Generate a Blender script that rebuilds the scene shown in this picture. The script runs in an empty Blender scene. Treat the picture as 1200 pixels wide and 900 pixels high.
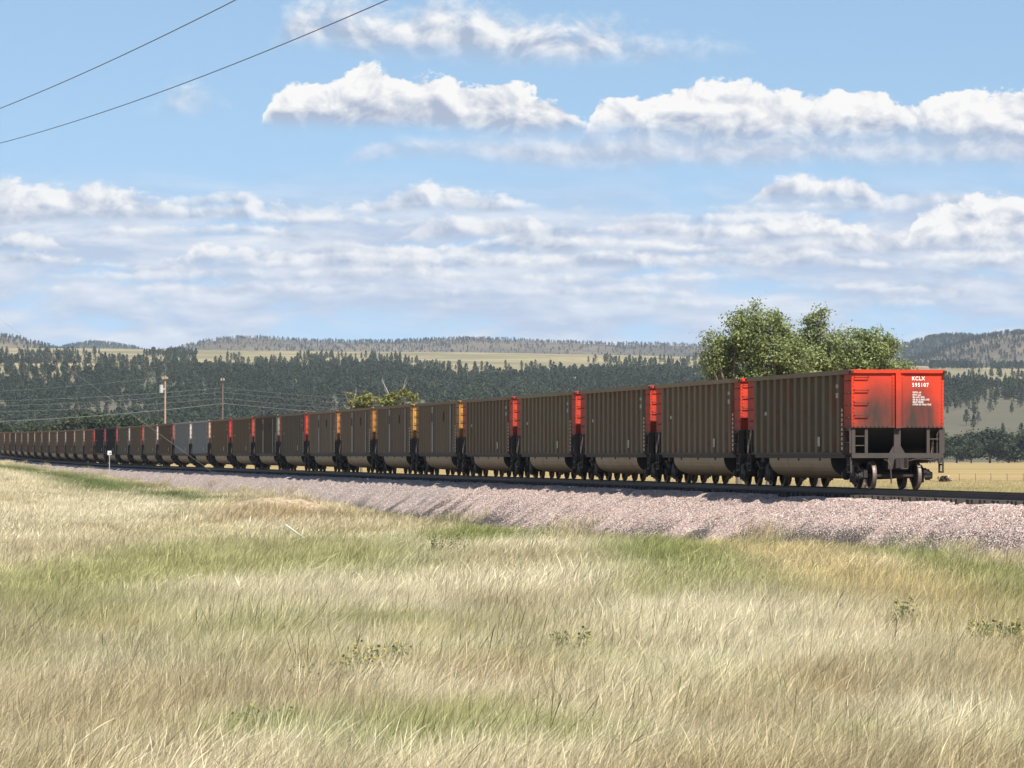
import bpy, math, random
import numpy as np
from mathutils import Vector

# ------------------------------------------------------------------ constants
F = 4995.0            # focal length in photo pixels (photo 1200 x 900), horizon at y = 532
CAMZ = 3.6
TH = 0.1694           # heading of the straight track, left of straight ahead
TT = np.array([-math.sin(TH), math.cos(TH)])      # along the track, away
NN = np.array([-math.cos(TH), -math.sin(TH)])     # to the left of the track
C0 = np.array([10.93, 137.5]) - 1.56 * NN         # track centre at the rear end of the last car
RAIL = 2.45
PITCH = 16.18
R = math.radians
rng = np.random.default_rng(7)
random.seed(7)
scene = bpy.context.scene
COL = scene.collection

def at(px, py, Y):
    """point at distance Y seen in direction (px,py)"""
    return Vector(((px - 600) / F * Y, Y, CAMZ + (532 - py) / F * Y))

# ------------------------------------------------------------------ camera
cam = bpy.data.cameras.new('camera')
cam.sensor_width = 36.0
cam.lens = 36.0 * F / 1200.0
cam.clip_start = 0.5
cam.clip_end = 60000
camo = bpy.data.objects.new('camera', cam)
COL.objects.link(camo)
camo.location = (0, 0, CAMZ)
camo.rotation_euler = (R(90) + math.atan(82 / F), 0, 0)
scene.camera = camo

# ------------------------------------------------------------------ sun, sky, exposure
SUN_EL = R(51)
SUN_AZ = R(155)
sun = bpy.data.lights.new('sun', 'SUN')
sun.energy = 4.6
sun.angle = R(0.53)
sun.color = (1.0, 0.95, 0.86)
suno = bpy.data.objects.new('sun', sun)
COL.objects.link(suno)
sd = Vector((math.sin(SUN_AZ) * math.cos(SUN_EL), math.cos(SUN_AZ) * math.cos(SUN_EL), math.sin(SUN_EL)))
suno.rotation_euler = sd.to_track_quat('Z', 'Y').to_euler()
suno.location = (40, -40, 80)

vs = scene.view_settings
vs.view_transform = 'Standard'
vs.look = 'None'
vs.gamma = 1.0
vs.use_curve_mapping = False
vs.exposure = 0.9

world = bpy.data.worlds.new('World')
scene.world = world
world.use_nodes = True
SKY_STRENGTH = 0.10

def build_sky():
    nt = world.node_tree
    nt.nodes.clear()
    N, L = nt.nodes.new, nt.links.new

    def M(op, a, b=None, c=None, clamp=False):
        n = N('ShaderNodeMath'); n.operation = op; n.use_clamp = clamp
        for i, v in enumerate((a, b, c)):
            if v is None: continue
            if isinstance(v, (int, float)): n.inputs[i].default_value = v
            else: L(v, n.inputs[i])
        return n.outputs[0]

    def sstep(v, lo, hi):
        n = N('ShaderNodeMapRange'); n.interpolation_type = 'SMOOTHSTEP'
        L(v, n.inputs['Value'])
        n.inputs['From Min'].default_value = lo; n.inputs['From Max'].default_value = hi
        n.inputs['To Min'].default_value = 0; n.inputs['To Max'].default_value = 1
        return n.outputs['Result']

    def mixc(f, a, b):
        n = N('ShaderNodeMix'); n.data_type = 'RGBA'
        if isinstance(f, (int, float)): n.inputs[0].default_value = f
        else: L(f, n.inputs[0])
        for s, v in ((n.inputs[6], a), (n.inputs[7], b)):
            if isinstance(v, tuple): s.default_value = v + (1,)
            else: L(v, s)
        return n.outputs[2]

    tc = N('ShaderNodeTexCoord')
    sep = N('ShaderNodeSeparateXYZ'); L(tc.outputs['Generated'], sep.inputs[0])
    dx, dy, dz = sep.outputs
    az = M('ARCTAN2', dx, dy)
    el = M('ARCSINE', dz)
    # hundred "photo pixels" of azimuth and elevation (0.02 rad each)
    X = M('MULTIPLY_ADD', az, F / 100, 6.0)          # 0..12 across the view
    Yv = M('MULTIPLY', el, F / 100)                  # 0 at the horizon, 5.3 at the top of the view
    U = M('PINGPONG', M('MULTIPLY_ADD', X, 1 / 16.0, 2.0 / 16.0), 1.0)   # the cloud field repeats mirrored all round

    def noise(scale, sx, sy, ox=0.0, oy=0.0, detail=6.0, rough=0.55, dist=0.0, z=0.0):
        c = N('ShaderNodeCombineXYZ')
        L(M('MULTIPLY_ADD', X, sx, ox), c.inputs[0])
        L(M('MULTIPLY_ADD', Yv, sy, oy), c.inputs[1])
        c.inputs[2].default_value = z
        n = N('ShaderNodeTexNoise'); L(c.outputs[0], n.inputs['Vector'])
        n.inputs['Scale'].default_value = scale
        n.inputs['Detail'].default_value = detail
        n.inputs['Roughness'].default_value = rough
        n.inputs['Distortion'].default_value = dist
        return n.outputs['Fac']

    def curve(pts):
        n = N('ShaderNodeFloatCurve'); L(U, n.inputs['Value'])
        cv = n.mapping.curves[0]
        P = [((x + 200) / 1600.0, (532 - y) / 600.0) for x, y in pts]
        while len(cv.points) < len(P): cv.points.new(0.5, 0.5)
        for p, (a, b) in zip(cv.points, P):
            p.location = (a, b); p.handle_type = 'AUTO_CLAMPED'
        n.mapping.update()
        return M('MULTIPLY', n.outputs[0], 6.0)      # back to Yv units

    # sky: look the sky texture up a bit higher than the true elevation (dry high-plains air)
    vm = N('ShaderNodeVectorMath'); vm.operation = 'ADD'
    L(tc.outputs['Generated'], vm.inputs[0]); vm.inputs[1].default_value = (0, 0, 0.16)
    sky = N('ShaderNodeTexSky'); sky.sky_type = 'NISHITA'; sky.sun_disc = False
    sky.sun_elevation = SUN_EL; sky.sun_rotation = SUN_AZ
    sky.altitude = 1300; sky.air_density = 1.0; sky.dust_density = 0.5; sky.ozone_density = 2.0
    L(vm.outputs[0], sky.inputs['Vector'])
    g = N('ShaderNodeVectorMath'); g.operation = 'MULTIPLY'
    L(sky.outputs[0], g.inputs[0]); g.inputs[1].default_value = SKY_TINT
    col = g.outputs[0]

    K = 1.0 / SKY_STRENGTH
    LIT = tuple(K * v for v in (0.54, 0.53, 0.515))
    GREY = tuple(K * v for v in (0.225, 0.26, 0.335))
    n_big = noise(1.0, 0.9, 1.4, 3.1, 1.7, 2.0, 0.5)
    n_puf = noise(1.9, 1.0, 1.25, 0.0, 0.0, 7.0, 0.56, 0.35)
    n_puf2 = noise(1.9, 1.0, 1.25, 0.10, 0.12, 7.0, 0.56, 0.35)      # same field seen from a little towards the sun
    n_fine = noise(6.0, 1.0, 1.6, 5.0, 2.0, 5.0, 0.6)
    relief = M('MULTIPLY', M('SUBTRACT', n_puf, n_puf2), 3.4)
    puff = M('ADD', M('SUBTRACT', n_puf, 0.5), M('MULTIPLY', M('SUBTRACT', n_fine, 0.5), 0.55))

    def layer(col, top, base, amp=0.55, soft=0.16, softb=0.18, bn=0.25, gain=1.0, opac=1.0, lit=LIT, grey=GREY, bias=0.0, lo=0.02, hi=0.85):
        t = curve(top)
        edge = M('SUBTRACT', M('MULTIPLY_ADD', puff, amp, t), Yv)          # > 0 below the cloud top
        if isinstance(base, (int, float)):
            b = (532 - base) / 100.0
            h = M('SUBTRACT', Yv, M('MULTIPLY_ADD', M('ADD', M('SUBTRACT', n_big, 0.5), M('MULTIPLY', puff, 0.45)), bn + 0.12, b))
            thick = M('SUBTRACT', t, b)
        else:
            bc = curve(base)
            h = M('SUBTRACT', Yv, M('MULTIPLY_ADD', M('SUBTRACT', n_big, 0.5), bn, bc))
            thick = M('SUBTRACT', t, bc)
        a = M('MULTIPLY', sstep(edge, 0.0, soft), sstep(h, 0.0, softb))
        a = M('MULTIPLY', a, sstep(thick, 0.0, 0.07))
        if opac != 1.0: a = M('MULTIPLY', a, opac)
        tt = M('DIVIDE', h, M('MAXIMUM', thick, 0.06), None, True)
        tt = sstep(tt, lo, hi)
        lum = M('ADD', M('MULTIPLY_ADD', tt, 1.0 * gain, -0.02 + bias), M('ADD', relief, M('MULTIPLY', M('SUBTRACT', n_fine, 0.5), 0.35)), None, True)
        return mixc(a, col, mixc(lum, grey, lit))

    # broad soft deck of broken cloud, brighter on its upper edges
    d0 = noise(1.0, 0.50, 1.9, 0.3, 0.9, 8.0, 0.56, 0.35)
    d1 = noise(1.0, 0.50, 1.9, 0.33, 1.16, 8.0, 0.56, 0.35)
    deck = M('MULTIPLY', sstep(Yv, 0.2, 1.3), M('SUBTRACT', 1.0, sstep(Yv, 2.5, 3.5)))
    da = M('MULTIPLY', M('SUBTRACT', 1.0, M('MULTIPLY', M('SUBTRACT', 1.0, sstep(d0, 0.36, 0.50)), 0.72)), deck)
    dl = M('ADD', M('MULTIPLY_ADD', M('SUBTRACT', d0, d1), 3.2, 0.30), M('MULTIPLY', M('SUBTRACT', n_fine, 0.5), 0.3), None, True)
    col = mixc(M('MULTIPLY', da, 0.88), col, mixc(dl, tuple(K * v for v in (0.27, 0.31, 0.395)), tuple(K * v for v in (0.50, 0.50, 0.51))))
    col = mixc(M('MULTIPLY', M('SUBTRACT', 1.0, sstep(Yv, 0.2, 1.6)), 0.7), col, tuple(K * v for v in (0.335, 0.375, 0.44)))
    # rows of flat based cumulus, lower and flatter with distance
    rr = random.Random(11)
    def row(base, hmin, hmax, step, gap):
        pts = []; x = -200
        while x < 1400:
            if rr.random() < gap: h = -2
            else: h = rr.uniform(hmin, hmax)
            pts.append((x, base - h)); x += step * rr.uniform(0.5, 1.5)
        pts.append((1400, base))
        return pts[:44]
    for base, hmin, hmax, step, gap, op, g in ((378, 4, 12, 60, 0.10, 0.40, 0.55), (364, 6, 17, 70, 0.10, 0.50, 0.62), (350, 8, 22, 84, 0.10, 0.58, 0.70), (334, 8, 26, 90, 0.08, 0.66, 0.78),
                                               (318, 10, 34, 96, 0.08, 0.80, 0.88), (300, 10, 34, 100, 0.08, 0.82, 0.86), (283, 10, 34, 104, 0.08, 0.80, 0.84), (266, 8, 36, 110, 0.10, 0.76, 0.82), (250, 6, 30, 110, 0.16, 0.70, 0.78)):
        col = layer(col, row(base, hmin, hmax, step, gap), base, amp=0.28, soft=0.09, bn=0.12, softb=0.13, gain=g, opac=op, bias=0.06)
    # high soft patches
    col = layer(col, [(-200, 60), (0, 95), (120, 130), (160, 124), (215, 88), (262, 110), (285, 130), (320, 30), (380, -12), (450, -6), (540, -16), (620, 2), (700, 10), (790, 34), (860, 36), (920, 90), (1400, 80)],
                [(-200, 60), (0, 100), (150, 142), (280, 144), (320, 66), (450, 76), (600, 88), (700, 88), (850, 80), (920, 92), (1400, 80)],
                amp=0.7, soft=0.5, softb=0.4, opac=0.92, gain=0.74, bias=0.06)
    # grey shelf under the main bank
    col = layer(col, [(-200, 205), (380, 200), (430, 160), (560, 152), (700, 146), (900, 150), (1400, 150)],
                [(-200, 205), (400, 205), (520, 196), (700, 208), (1200, 206), (1400, 205)], amp=0.3, soft=0.3, softb=0.3, opac=0.92, gain=0.70, lit=tuple(K * v for v in (0.44, 0.455, 0.49)), grey=tuple(K * v for v in (0.255, 0.295, 0.375)))
    # the main bank: two heaped rows
    col = layer(col, [(-200, 160), (275, 160), (303, 146), (318, 118), (345, 98), (392, 92), (432, 74), (468, 88), (520, 90), (560, 98), (610, 104), (655, 120), (690, 145), (760, 160), (1400, 160)],
                [(-200, 160), (300, 158), (480, 160), (620, 166), (760, 160), (1400, 160)], amp=0.50, soft=0.06, bn=0.14, softb=0.26, gain=1.0, bias=0.06, lo=0.2, hi=0.92)
    col = layer(col, [(-200, 170), (640, 172), (690, 146), (702, 118), (750, 110), (800, 100), (865, 93), (905, 104), (955, 112), (985, 104), (1030, 106), (1068, 124), (1110, 112), (1165, 104), (1230, 98), (1400, 130)],
                [(-200, 174), (640, 174), (760, 178), (900, 186), (1050, 182), (1200, 190), (1400, 180)], amp=0.50, soft=0.06, bn=0.2, softb=0.4, gain=1.0, bias=0.05, lo=0.12, hi=0.85)
    # lower heaps
    col = layer(col, [(-200, 250), (-60, 216), (10, 212), (60, 213), (112, 212), (150, 222), (210, 240), (270, 246), (320, 234), (380, 244), (420, 236), (520, 214), (580, 226), (660, 244), (740, 240), (800, 262), (1400, 262)],
                [(-200, 268), (120, 268), (300, 258), (520, 254), (760, 256), (1400, 266)], amp=0.45, soft=0.10, bn=0.2, softb=0.3, gain=0.9, opac=0.9)
    col = layer(col, [(-200, 250), (840, 250), (876, 234), (900, 212), (950, 206), (1000, 210), (1030, 230), (1050, 250), (1400, 250)],
                244, amp=0.30, soft=0.09, bn=0.06, softb=0.2, gain=0.95, opac=0.95)
    col = layer(col, [(-200, 330), (80, 318), (210, 300), (250, 286), (300, 292), (330, 284), (360, 304), (500, 330), (820, 320), (870, 272), (960, 252), (1030, 266), (1070, 300), (1400, 310)],
                [(-200, 325), (300, 318), (700, 315), (860, 296), (1040, 290), (1100, 306), (1400, 320)], amp=0.5, soft=0.1, bn=0.2, softb=0.24, gain=0.9, opac=0.85)
    col = layer(col, [(-200, 300), (1020, 300), (1058, 282), (1075, 252), (1110, 238), (1150, 228), (1210, 230), (1300, 244), (1400, 280)],
                297, amp=0.40, soft=0.06, bn=0.08, softb=0.26, gain=1.0, bias=0.05)
    bg = N('ShaderNodeBackground'); bg.inputs['Strength'].default_value = SKY_STRENGTH
    L(col, bg.inputs['Color'])
    out = N('ShaderNodeOutputWorld'); L(bg.outputs[0], out.inputs['Surface'])

SKY_TINT = (1.03, 1.02, 0.89)
build_sky()

# ------------------------------------------------------------------ helpers
class MB:
    def __init__(s): s.v = []; s.f = []
    def add(s, vs, fs):
        o = len(s.v); s.v += [tuple(v) for v in vs]; s.f += [tuple(i + o for i in f) for f in fs]
    def box(s, x0, x1, y0, y1, z0, z1):
        s.add([(x0, y0, z0), (x1, y0, z0), (x1, y1, z0), (x0, y1, z0), (x0, y0, z1), (x1, y0, z1), (x1, y1, z1), (x0, y1, z1)],
              [(0, 3, 2, 1), (4, 5, 6, 7), (0, 1, 5, 4), (1, 2, 6, 5), (2, 3, 7, 6), (3, 0, 4, 7)])
    def prism(s, poly, axis, a, b):
        """poly in the plane across axis: 'y' -> (x,z), 'x' -> (y,z), 'z' -> (x,y)"""
        def P(p, t):
            return {'y': (p[0], t, p[1]), 'x': (t, p[0], p[1]), 'z': (p[0], p[1], t)}[axis]
        n = len(poly)
        s.add([P(p, a) for p in poly] + [P(p, b) for p in poly],
              [tuple(range(n))[::-1], tuple(range(n, 2 * n))] + [(i, (i + 1) % n, n + (i + 1) % n, n + i) for i in range(n)])
    def tube(s, path, r, n=6, r1=None):
        path = [Vector(p) for p in path]
        r1 = r if r1 is None else r1
        rings = []
        for i, p in enumerate(path):
            d = (path[min(i + 1, len(path) - 1)] - path[max(i - 1, 0)]).normalized()
            u = d.cross(Vector((0, 0, 1)))
            if u.length < 1e-3: u = d.cross(Vector((1, 0, 0)))
            u.normalize(); w = d.cross(u)
            rr = r + (r1 - r) * i / max(1, len(path) - 1)
            rings.append([p + (u * math.cos(2 * math.pi * k / n) + w * math.sin(2 * math.pi * k / n)) * rr for k in range(n)])
        vs = [v for rg in rings for v in rg]
        fs = []
        for i in range(len(path) - 1):
            for k in range(n):
                fs.append((i * n + k, i * n + (k + 1) % n, (i + 1) * n + (k + 1) % n, (i + 1) * n + k))
        fs.append(tuple(range(n))[::-1]); fs.append(tuple(range((len(path) - 1) * n, len(path) * n)))
        s.add(vs, fs)
    def lathe_x(s, prof, c, n=24, ring=False):
        """prof: list of (x offset, radius), turned about the x axis through c"""
        vs = []; fs = []
        for (x, r) in prof:
            for k in range(n):
                a = 2 * math.pi * k / n
                vs.append((c[0] + x, c[1] + r * math.cos(a), c[2] + r * math.sin(a)))
        m = len(prof)
        for i in range(m - 1):
            for k in range(n):
                fs.append((i * n + k, i * n + (k + 1) % n, (i + 1) * n + (k + 1) % n, (i + 1) * n + k))
        if ring: fs += [((m - 1) * n + k, (m - 1) * n + (k + 1) % n, (k + 1) % n, k) for k in range(n)]
        else: fs.append(tuple(range(n))[::-1]); fs.append(tuple(range((m - 1) * n, m * n)))
        s.add(vs, fs)
    def mesh(s, name, mat, smooth=False):
        me = bpy.data.meshes.new(name)
        me.from_pydata(s.v, [], s.f)
        me.materials.append(mat)
        if smooth:
            me.polygons.foreach_set('use_smooth', [True] * len(me.polygons))
        me.update()
        return me
    def build(s, name, mat, parent=None, smooth=False, recalc=True):
        me = s.mesh(name, mat, smooth)
        if recalc:
            import bmesh
            bm = bmesh.new(); bm.from_mesh(me); bmesh.ops.recalc_face_normals(bm, faces=bm.faces); bm.to_mesh(me); bm.free()
        o = bpy.data.objects.new(name, me)
        COL.objects.link(o)
        if parent: o.parent = parent
        return o

def np_mesh(name, verts, faces, mat, smooth=True):
    """verts (n,3), faces (m,k)"""
    me = bpy.data.meshes.new(name)
    verts = np.ascontiguousarray(verts, dtype=np.float32); faces = np.ascontiguousarray(faces, dtype=np.int32)
    k = faces.shape[1]
    me.vertices.add(len(verts)); me.vertices.foreach_set('co', verts.ravel())
    me.loops.add(faces.size); me.loops.foreach_set('vertex_index', faces.ravel())
    me.polygons.add(len(faces)); me.polygons.foreach_set('loop_start', np.arange(0, faces.size, k, dtype=np.int32))
    me.polygons.foreach_set('use_smooth', np.full(len(faces), smooth))
    me.update(calc_edges=True); me.validate()
    me.materials.append(mat)
    return me

def link(name, me, parent=None):
    o = bpy.data.objects.new(name, me); COL.objects.link(o)
    if parent: o.parent = parent
    return o

def empty(name, loc, rz=0.0):
    o = bpy.data.objects.new(name, None); COL.objects.link(o)
    o.empty_display_size = 0.3
    o.location = loc; o.rotation_euler = (0, 0, rz)
    return o

def tag(o, label=None, cat=None, group=None, kind=None):
    if label: o['label'] = label
    if cat: o['category'] = cat
    if group: o['group'] = group
    if kind: o['kind'] = kind
    return o

def copy_tree(o, parent=None):
    c = o.copy(); COL.objects.link(c); c.parent = parent
    for ch in list(o.children): copy_tree(ch, c)
    return c

# value noise in numpy
_perm = rng.random((256, 256))
def vnoise(x, y):
    x = np.asarray(x, float); y = np.asarray(y, float)
    xi = np.floor(x).astype(int); yi = np.floor(y).astype(int)
    fx = x - xi; fy = y - yi
    fx = fx * fx * (3 - 2 * fx); fy = fy * fy * (3 - 2 * fy)
    a = _perm[xi % 256, yi % 256]; b = _perm[(xi + 1) % 256, yi % 256]
    c = _perm[xi % 256, (yi + 1) % 256]; d = _perm[(xi + 1) % 256, (yi + 1) % 256]
    return (a * (1 - fx) + b * fx) * (1 - fy) + (c * (1 - fx) + d * fx) * fy
def fbm(x, y, o=4):
    s = 0; a = 0.5; t = 0
    for i in range(o):
        s = s + a * vnoise(x * 2 ** i + 17.3 * i, y * 2 ** i + 9.1 * i); t += a; a *= 0.5
    return s / t
def sst(v, a, b):
    t = np.clip((v - a) / (b - a), 0, 1); return t * t * (3 - 2 * t)

# ------------------------------------------------------------------ materials
def new_mat(name):
    m = bpy.data.materials.new(name); m.use_nodes = True
    nt = m.node_tree; nt.nodes.clear()
    out = nt.nodes.new('ShaderNodeOutputMaterial')
    b = nt.nodes.new('ShaderNodeBsdfPrincipled')
    nt.links.new(b.outputs[0], out.inputs['Surface'])
    return m, nt, b, out

class NT:
    """small node helper"""
    def __init__(s, nt): s.nt = nt
    def n(s, t, **kw):
        x = s.nt.nodes.new(t)
        for k, v in kw.items(): setattr(x, k, v)
        return x
    def l(s, a, b): s.nt.links.new(a, b)
    def math(s, op, a, b=None, c=None, clamp=False):
        x = s.n('ShaderNodeMath', operation=op, use_clamp=clamp)
        for i, v in enumerate((a, b, c)):
            if v is None: continue
            if isinstance(v, (int, float)): x.inputs[i].default_value = v
            else: s.l(v, x.inputs[i])
        return x.outputs[0]
    def mix(s, f, a, b, blend='MIX'):
        x = s.n('ShaderNodeMix', data_type='RGBA', blend_type=blend)
        if isinstance(f, (int, float)): x.inputs[0].default_value = f
        else: s.l(f, x.inputs[0])
        for k, v in ((6, a), (7, b)):
            if isinstance(v, tuple): x.inputs[k].default_value = tuple(v[:3]) + (1,)
            else: s.l(v, x.inputs[k])
        return x.outputs[2]
    def ss(s, v, lo, hi):
        x = s.n('ShaderNodeMapRange', interpolation_type='SMOOTHSTEP')
        s.l(v, x.inputs['Value']); x.inputs['From Min'].default_value = lo; x.inputs['From Max'].default_value = hi
        return x.outputs['Result']
    def noise(s, vec, scale, detail=5, rough=0.55, dist=0.0):
        x = s.n('ShaderNodeTexNoise')
        if vec is not None: s.l(vec, x.inputs['Vector'])
        x.inputs['Scale'].default_value = scale; x.inputs['Detail'].default_value = detail
        x.inputs['Roughness'].default_value = rough; x.inputs['Distortion'].default_value = dist
        return x.outputs['Fac']
    def vscale(s, vec, v):
        x = s.n('ShaderNodeVectorMath', operation='MULTIPLY'); s.l(vec, x.inputs[0]); x.inputs[1].default_value = v
        return x.outputs[0]

def simple_mat(name, col, rough=0.7, metal=0.0, var=0.25, scale=3.0, bump=0.0):
    m, nt, b, out = new_mat(name); h = NT(nt)
    tc = h.n('ShaderNodeTexCoord')
    f = h.noise(tc.outputs['Object'], scale)
    c = h.mix(f, tuple(v * (1 - var) for v in col), tuple(min(1, v * (1 + var)) for v in col))
    h.l(c, b.inputs['Base Color'])
    b.inputs['Roughness'].default_value = rough; b.inputs['Metallic'].default_value = metal
    if bump:
        bp = h.n('ShaderNodeBump'); bp.inputs['Strength'].default_value = bump
        h.l(h.noise(tc.outputs['Object'], scale * 4), bp.inputs['Height']); h.l(bp.outputs[0], b.inputs['Normal'])
    return m

def leaf_mat(name, c0, c1, tone=False, transl=0.25, rough=0.6):
    """leaves/blades: colour from the 'shade' vertex attribute, optionally times the per-instance 'tone'"""
    m, nt, b, out = new_mat(name); h = NT(nt)
    at_ = h.n('ShaderNodeAttribute', attribute_name='shade')
    c = h.mix(at_.outputs['Fac'], c0, c1)
    if tone:
        ti = h.n('ShaderNodeAttribute', attribute_name='tone', attribute_type='INSTANCER')
        c = h.mix(1.0, c, ti.outputs['Color'], 'MULTIPLY')
    h.l(c, b.inputs['Base Color'])
    b.inputs['Roughness'].default_value = rough
    b.inputs['Specular IOR Level'].default_value = 0.25
    tr = h.n('ShaderNodeBsdfTranslucent'); h.l(c, tr.inputs['Color'])
    mx = h.n('ShaderNodeMixShader'); mx.inputs[0].default_value = transl
    h.l(b.outputs[0], mx.inputs[1]); h.l(tr.outputs[0], mx.inputs[2]); h.l(mx.outputs[0], out.inputs['Surface'])
    return m

def set_shade(me, vals):
    a = me.attributes.new('shade', 'FLOAT', 'POINT'); a.data.foreach_set('value', np.asarray(vals, dtype=np.float32))

def scatter(name, pts, rot, scl, idx, tone, protos):
    """one object that instances protos (unlinked meshes) on points"""
    me = bpy.data.meshes.new(name)
    pts = np.asarray(pts, dtype=np.float32)
    me.vertices.add(len(pts)); me.vertices.foreach_set('co', pts.ravel())
    for nm, ty, arr, key in (('rot', 'FLOAT_VECTOR', rot, 'vector'), ('scl', 'FLOAT', scl, 'value'), ('idx', 'INT', idx, 'value'), ('tone', 'FLOAT_VECTOR', tone, 'vector')):
        a = me.attributes.new(nm, ty, 'POINT')
        a.data.foreach_set(key, np.asarray(arr, dtype=np.int32 if ty == 'INT' else np.float32).ravel())
    o = link(name, me)
    pc = bpy.data.collections.new(name + '_kinds')
    for p in protos: pc.objects.link(p)
    ng = bpy.data.node_groups.new(name + '_scatter', 'GeometryNodeTree')
    ng.interface.new_socket('Geometry', in_out='INPUT', socket_type='NodeSocketGeometry')
    ng.interface.new_socket('Geometry', in_out='OUTPUT', socket_type='NodeSocketGeometry')
    gi = ng.nodes.new('NodeGroupInput'); go = ng.nodes.new('NodeGroupOutput')
    ci = ng.nodes.new('GeometryNodeCollectionInfo'); ci.inputs['Collection'].default_value = pc
    ci.inputs['Separate Children'].default_value = True; ci.inputs['Reset Children'].default_value = True
    ip = ng.nodes.new('GeometryNodeInstanceOnPoints'); ip.inputs['Pick Instance'].default_value = True
    def na(nm, ty):
        n = ng.nodes.new('GeometryNodeInputNamedAttribute'); n.data_type = ty; n.inputs[0].default_value = nm
        return n.outputs['Attribute']
    er = ng.nodes.new('FunctionNodeEulerToRotation')
    ln = ng.links.new
    ln(gi.outputs[0], ip.inputs['Points']); ln(ci.outputs[0], ip.inputs['Instance'])
    ln(na('idx', 'INT'), ip.inputs['Instance Index'])
    ln(na('rot', 'FLOAT_VECTOR'), er.inputs[0]); ln(er.outputs[0], ip.inputs['Rotation'])
    ln(na('scl', 'FLOAT'), ip.inputs['Scale'])
    ln(ip.outputs[0], go.inputs[0])
    md = o.modifiers.new('scatter', 'NODES'); md.node_group = ng
    return o

# ------------------------------------------------------------------ terrain
def track_sd(X, Y):
    vx = X - C0[0]; vy = Y - C0[1]
    return vx * TT[0] + vy * TT[1], vx * NN[0] + vy * NN[1]
def rise(s):
    return np.where(s > 250, 0.58 * (np.clip((s - 250) / 260, 0, 1.6)) ** 2, 0.0)
def track_pt(s, d=0.0, z=0.0):
    p = C0 + TT * s + NN * d
    return Vector((p[0], p[1], RAIL + float(rise(s)) + z))
def crest(s): return 2.20 + rise(s)

_S = [-300, -60, -30, -12, 0, 30, 70, 100, 130, 175, 280, 380, 520, 800]
_Z = [0.6, 0.6, 0.55, 0.42, 0.22, 0.10, 0.05, 0.12, 0.32, 0.48, 0.98, 1.38, 2.2, 2.7]
MOUND = (-11.4, 204.0)
def height(X, Y):
    X = np.asarray(X, float); Y = np.asarray(Y, float)
    s, d = track_sd(X, Y)
    zt = np.interp(s, _S, _Z)
    zf = 0.12 + 0.9 * sst(Y, 240, 520)
    left = zf + (zt - zf) * np.exp(-np.clip(d - 5, 0, None) / 45)
    left = left + 0.55 * np.exp(-((d - 15) / 3.8) ** 2) * sst(s, 190, 270) * (1 - sst(s, 480, 560))
    left = left + 1.5 * np.exp(-(np.abs((X - MOUND[0] + (Y - MOUND[1]) * 0.12) / 3.5) ** 2.6) - ((Y - MOUND[1]) / 9.0) ** 2)
    left = left + 1.7 * (1 - sst(Y, 3, 34)) * sst(Y, -400, -40)
    right = np.full_like(zt, 0.4)
    w = sst(d, -3, 3)
    z = left * w + right * (1 - w)
    z = z + (fbm(X / 7.0, Y / 7.0, 4) - 0.5) * 0.34 * np.exp(-np.abs(Y) / 700)
    z = z - 1.4 * (1 - sst(np.abs(d), 1.6, 3.2))
    return z

def grid_lines(segs):
    out = [segs[0][0]]
    for a, b, st in segs:
        n = max(1, int(round((b - a) / st)))
        out += list(np.linspace(a, b, n + 1)[1:])
    return np.array(out)

def grid_mesh(name, xs, ys, fz, mat, X=None):
    XX, YY = np.meshgrid(xs, ys)
    ZZ = fz(XX, YY)
    V = np.stack([XX.ravel(), YY.ravel(), ZZ.ravel()], 1)
    nx, ny = len(xs), len(ys)
    i = np.arange(nx * ny).reshape(ny, nx)
    Fc = np.stack([i[:-1, :-1].ravel(), i[:-1, 1:].ravel(), i[1:, 1:].ravel(), i[1:, :-1].ravel()], 1)
    return np_mesh(name, V, Fc, mat)

def ground_mat():
    m, nt, b, out = new_mat('ground_soil'); h = NT(nt)
    g = h.n('ShaderNodeNewGeometry'); P = g.outputs['Position']
    n1 = h.noise(P, 0.035, 6, 0.6); n2 = h.noise(P, 0.6, 6, 0.65); n3 = h.noise(P, 6.0, 4, 0.6)
    # long streaks of mown hay and greener low ground, elongated across the view
    st = h.noise(h.vscale(P, (0.006, 0.05, 0.0)), 1.0, 5, 0.6)
    straw = h.mix(n2, (0.27, 0.18, 0.075), (0.42, 0.295, 0.125))
    green = h.mix(n2, (0.15, 0.155, 0.05), (0.29, 0.255, 0.09))
    c = h.mix(h.ss(st, 0.50, 0.66), straw, green)
    c = h.mix(h.ss(st, 0.32, 0.46), (0.54, 0.42, 0.22), c)
    c = h.mix(h.math('MULTIPLY', h.ss(n1, 0.5, 0.7), 0.45), c, (0.33, 0.25, 0.13))
    c = h.mix(h.math('MULTIPLY', n3, 0.45), c, (0.20, 0.15, 0.08))
    # bare sandy patches on the mound and along the bank (vertex attribute)
    a = h.n('ShaderNodeAttribute', attribute_name='bare')
    sand = h.mix(h.ss(h.noise(h.vscale(P, (1.0, 0.35, 2.0)), 3.5, 7, 0.7), 0.36, 0.64), (0.25, 0.175, 0.11), (0.49, 0.385, 0.275))
    c = h.mix(a.outputs['Fac'], c, sand)
    h.l(c, b.inputs['Base Color']); b.inputs['Roughness'].default_value = 0.95
    b.inputs['Specular IOR Level'].default_value = 0.1
    bp = h.n('ShaderNodeBump'); bp.inputs['Strength'].default_value = 0.6; bp.inputs['Distance'].default_value = 0.1
    h.l(n3, bp.inputs['Height']); h.l(bp.outputs[0], b.inputs['Normal'])
    return m

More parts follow.
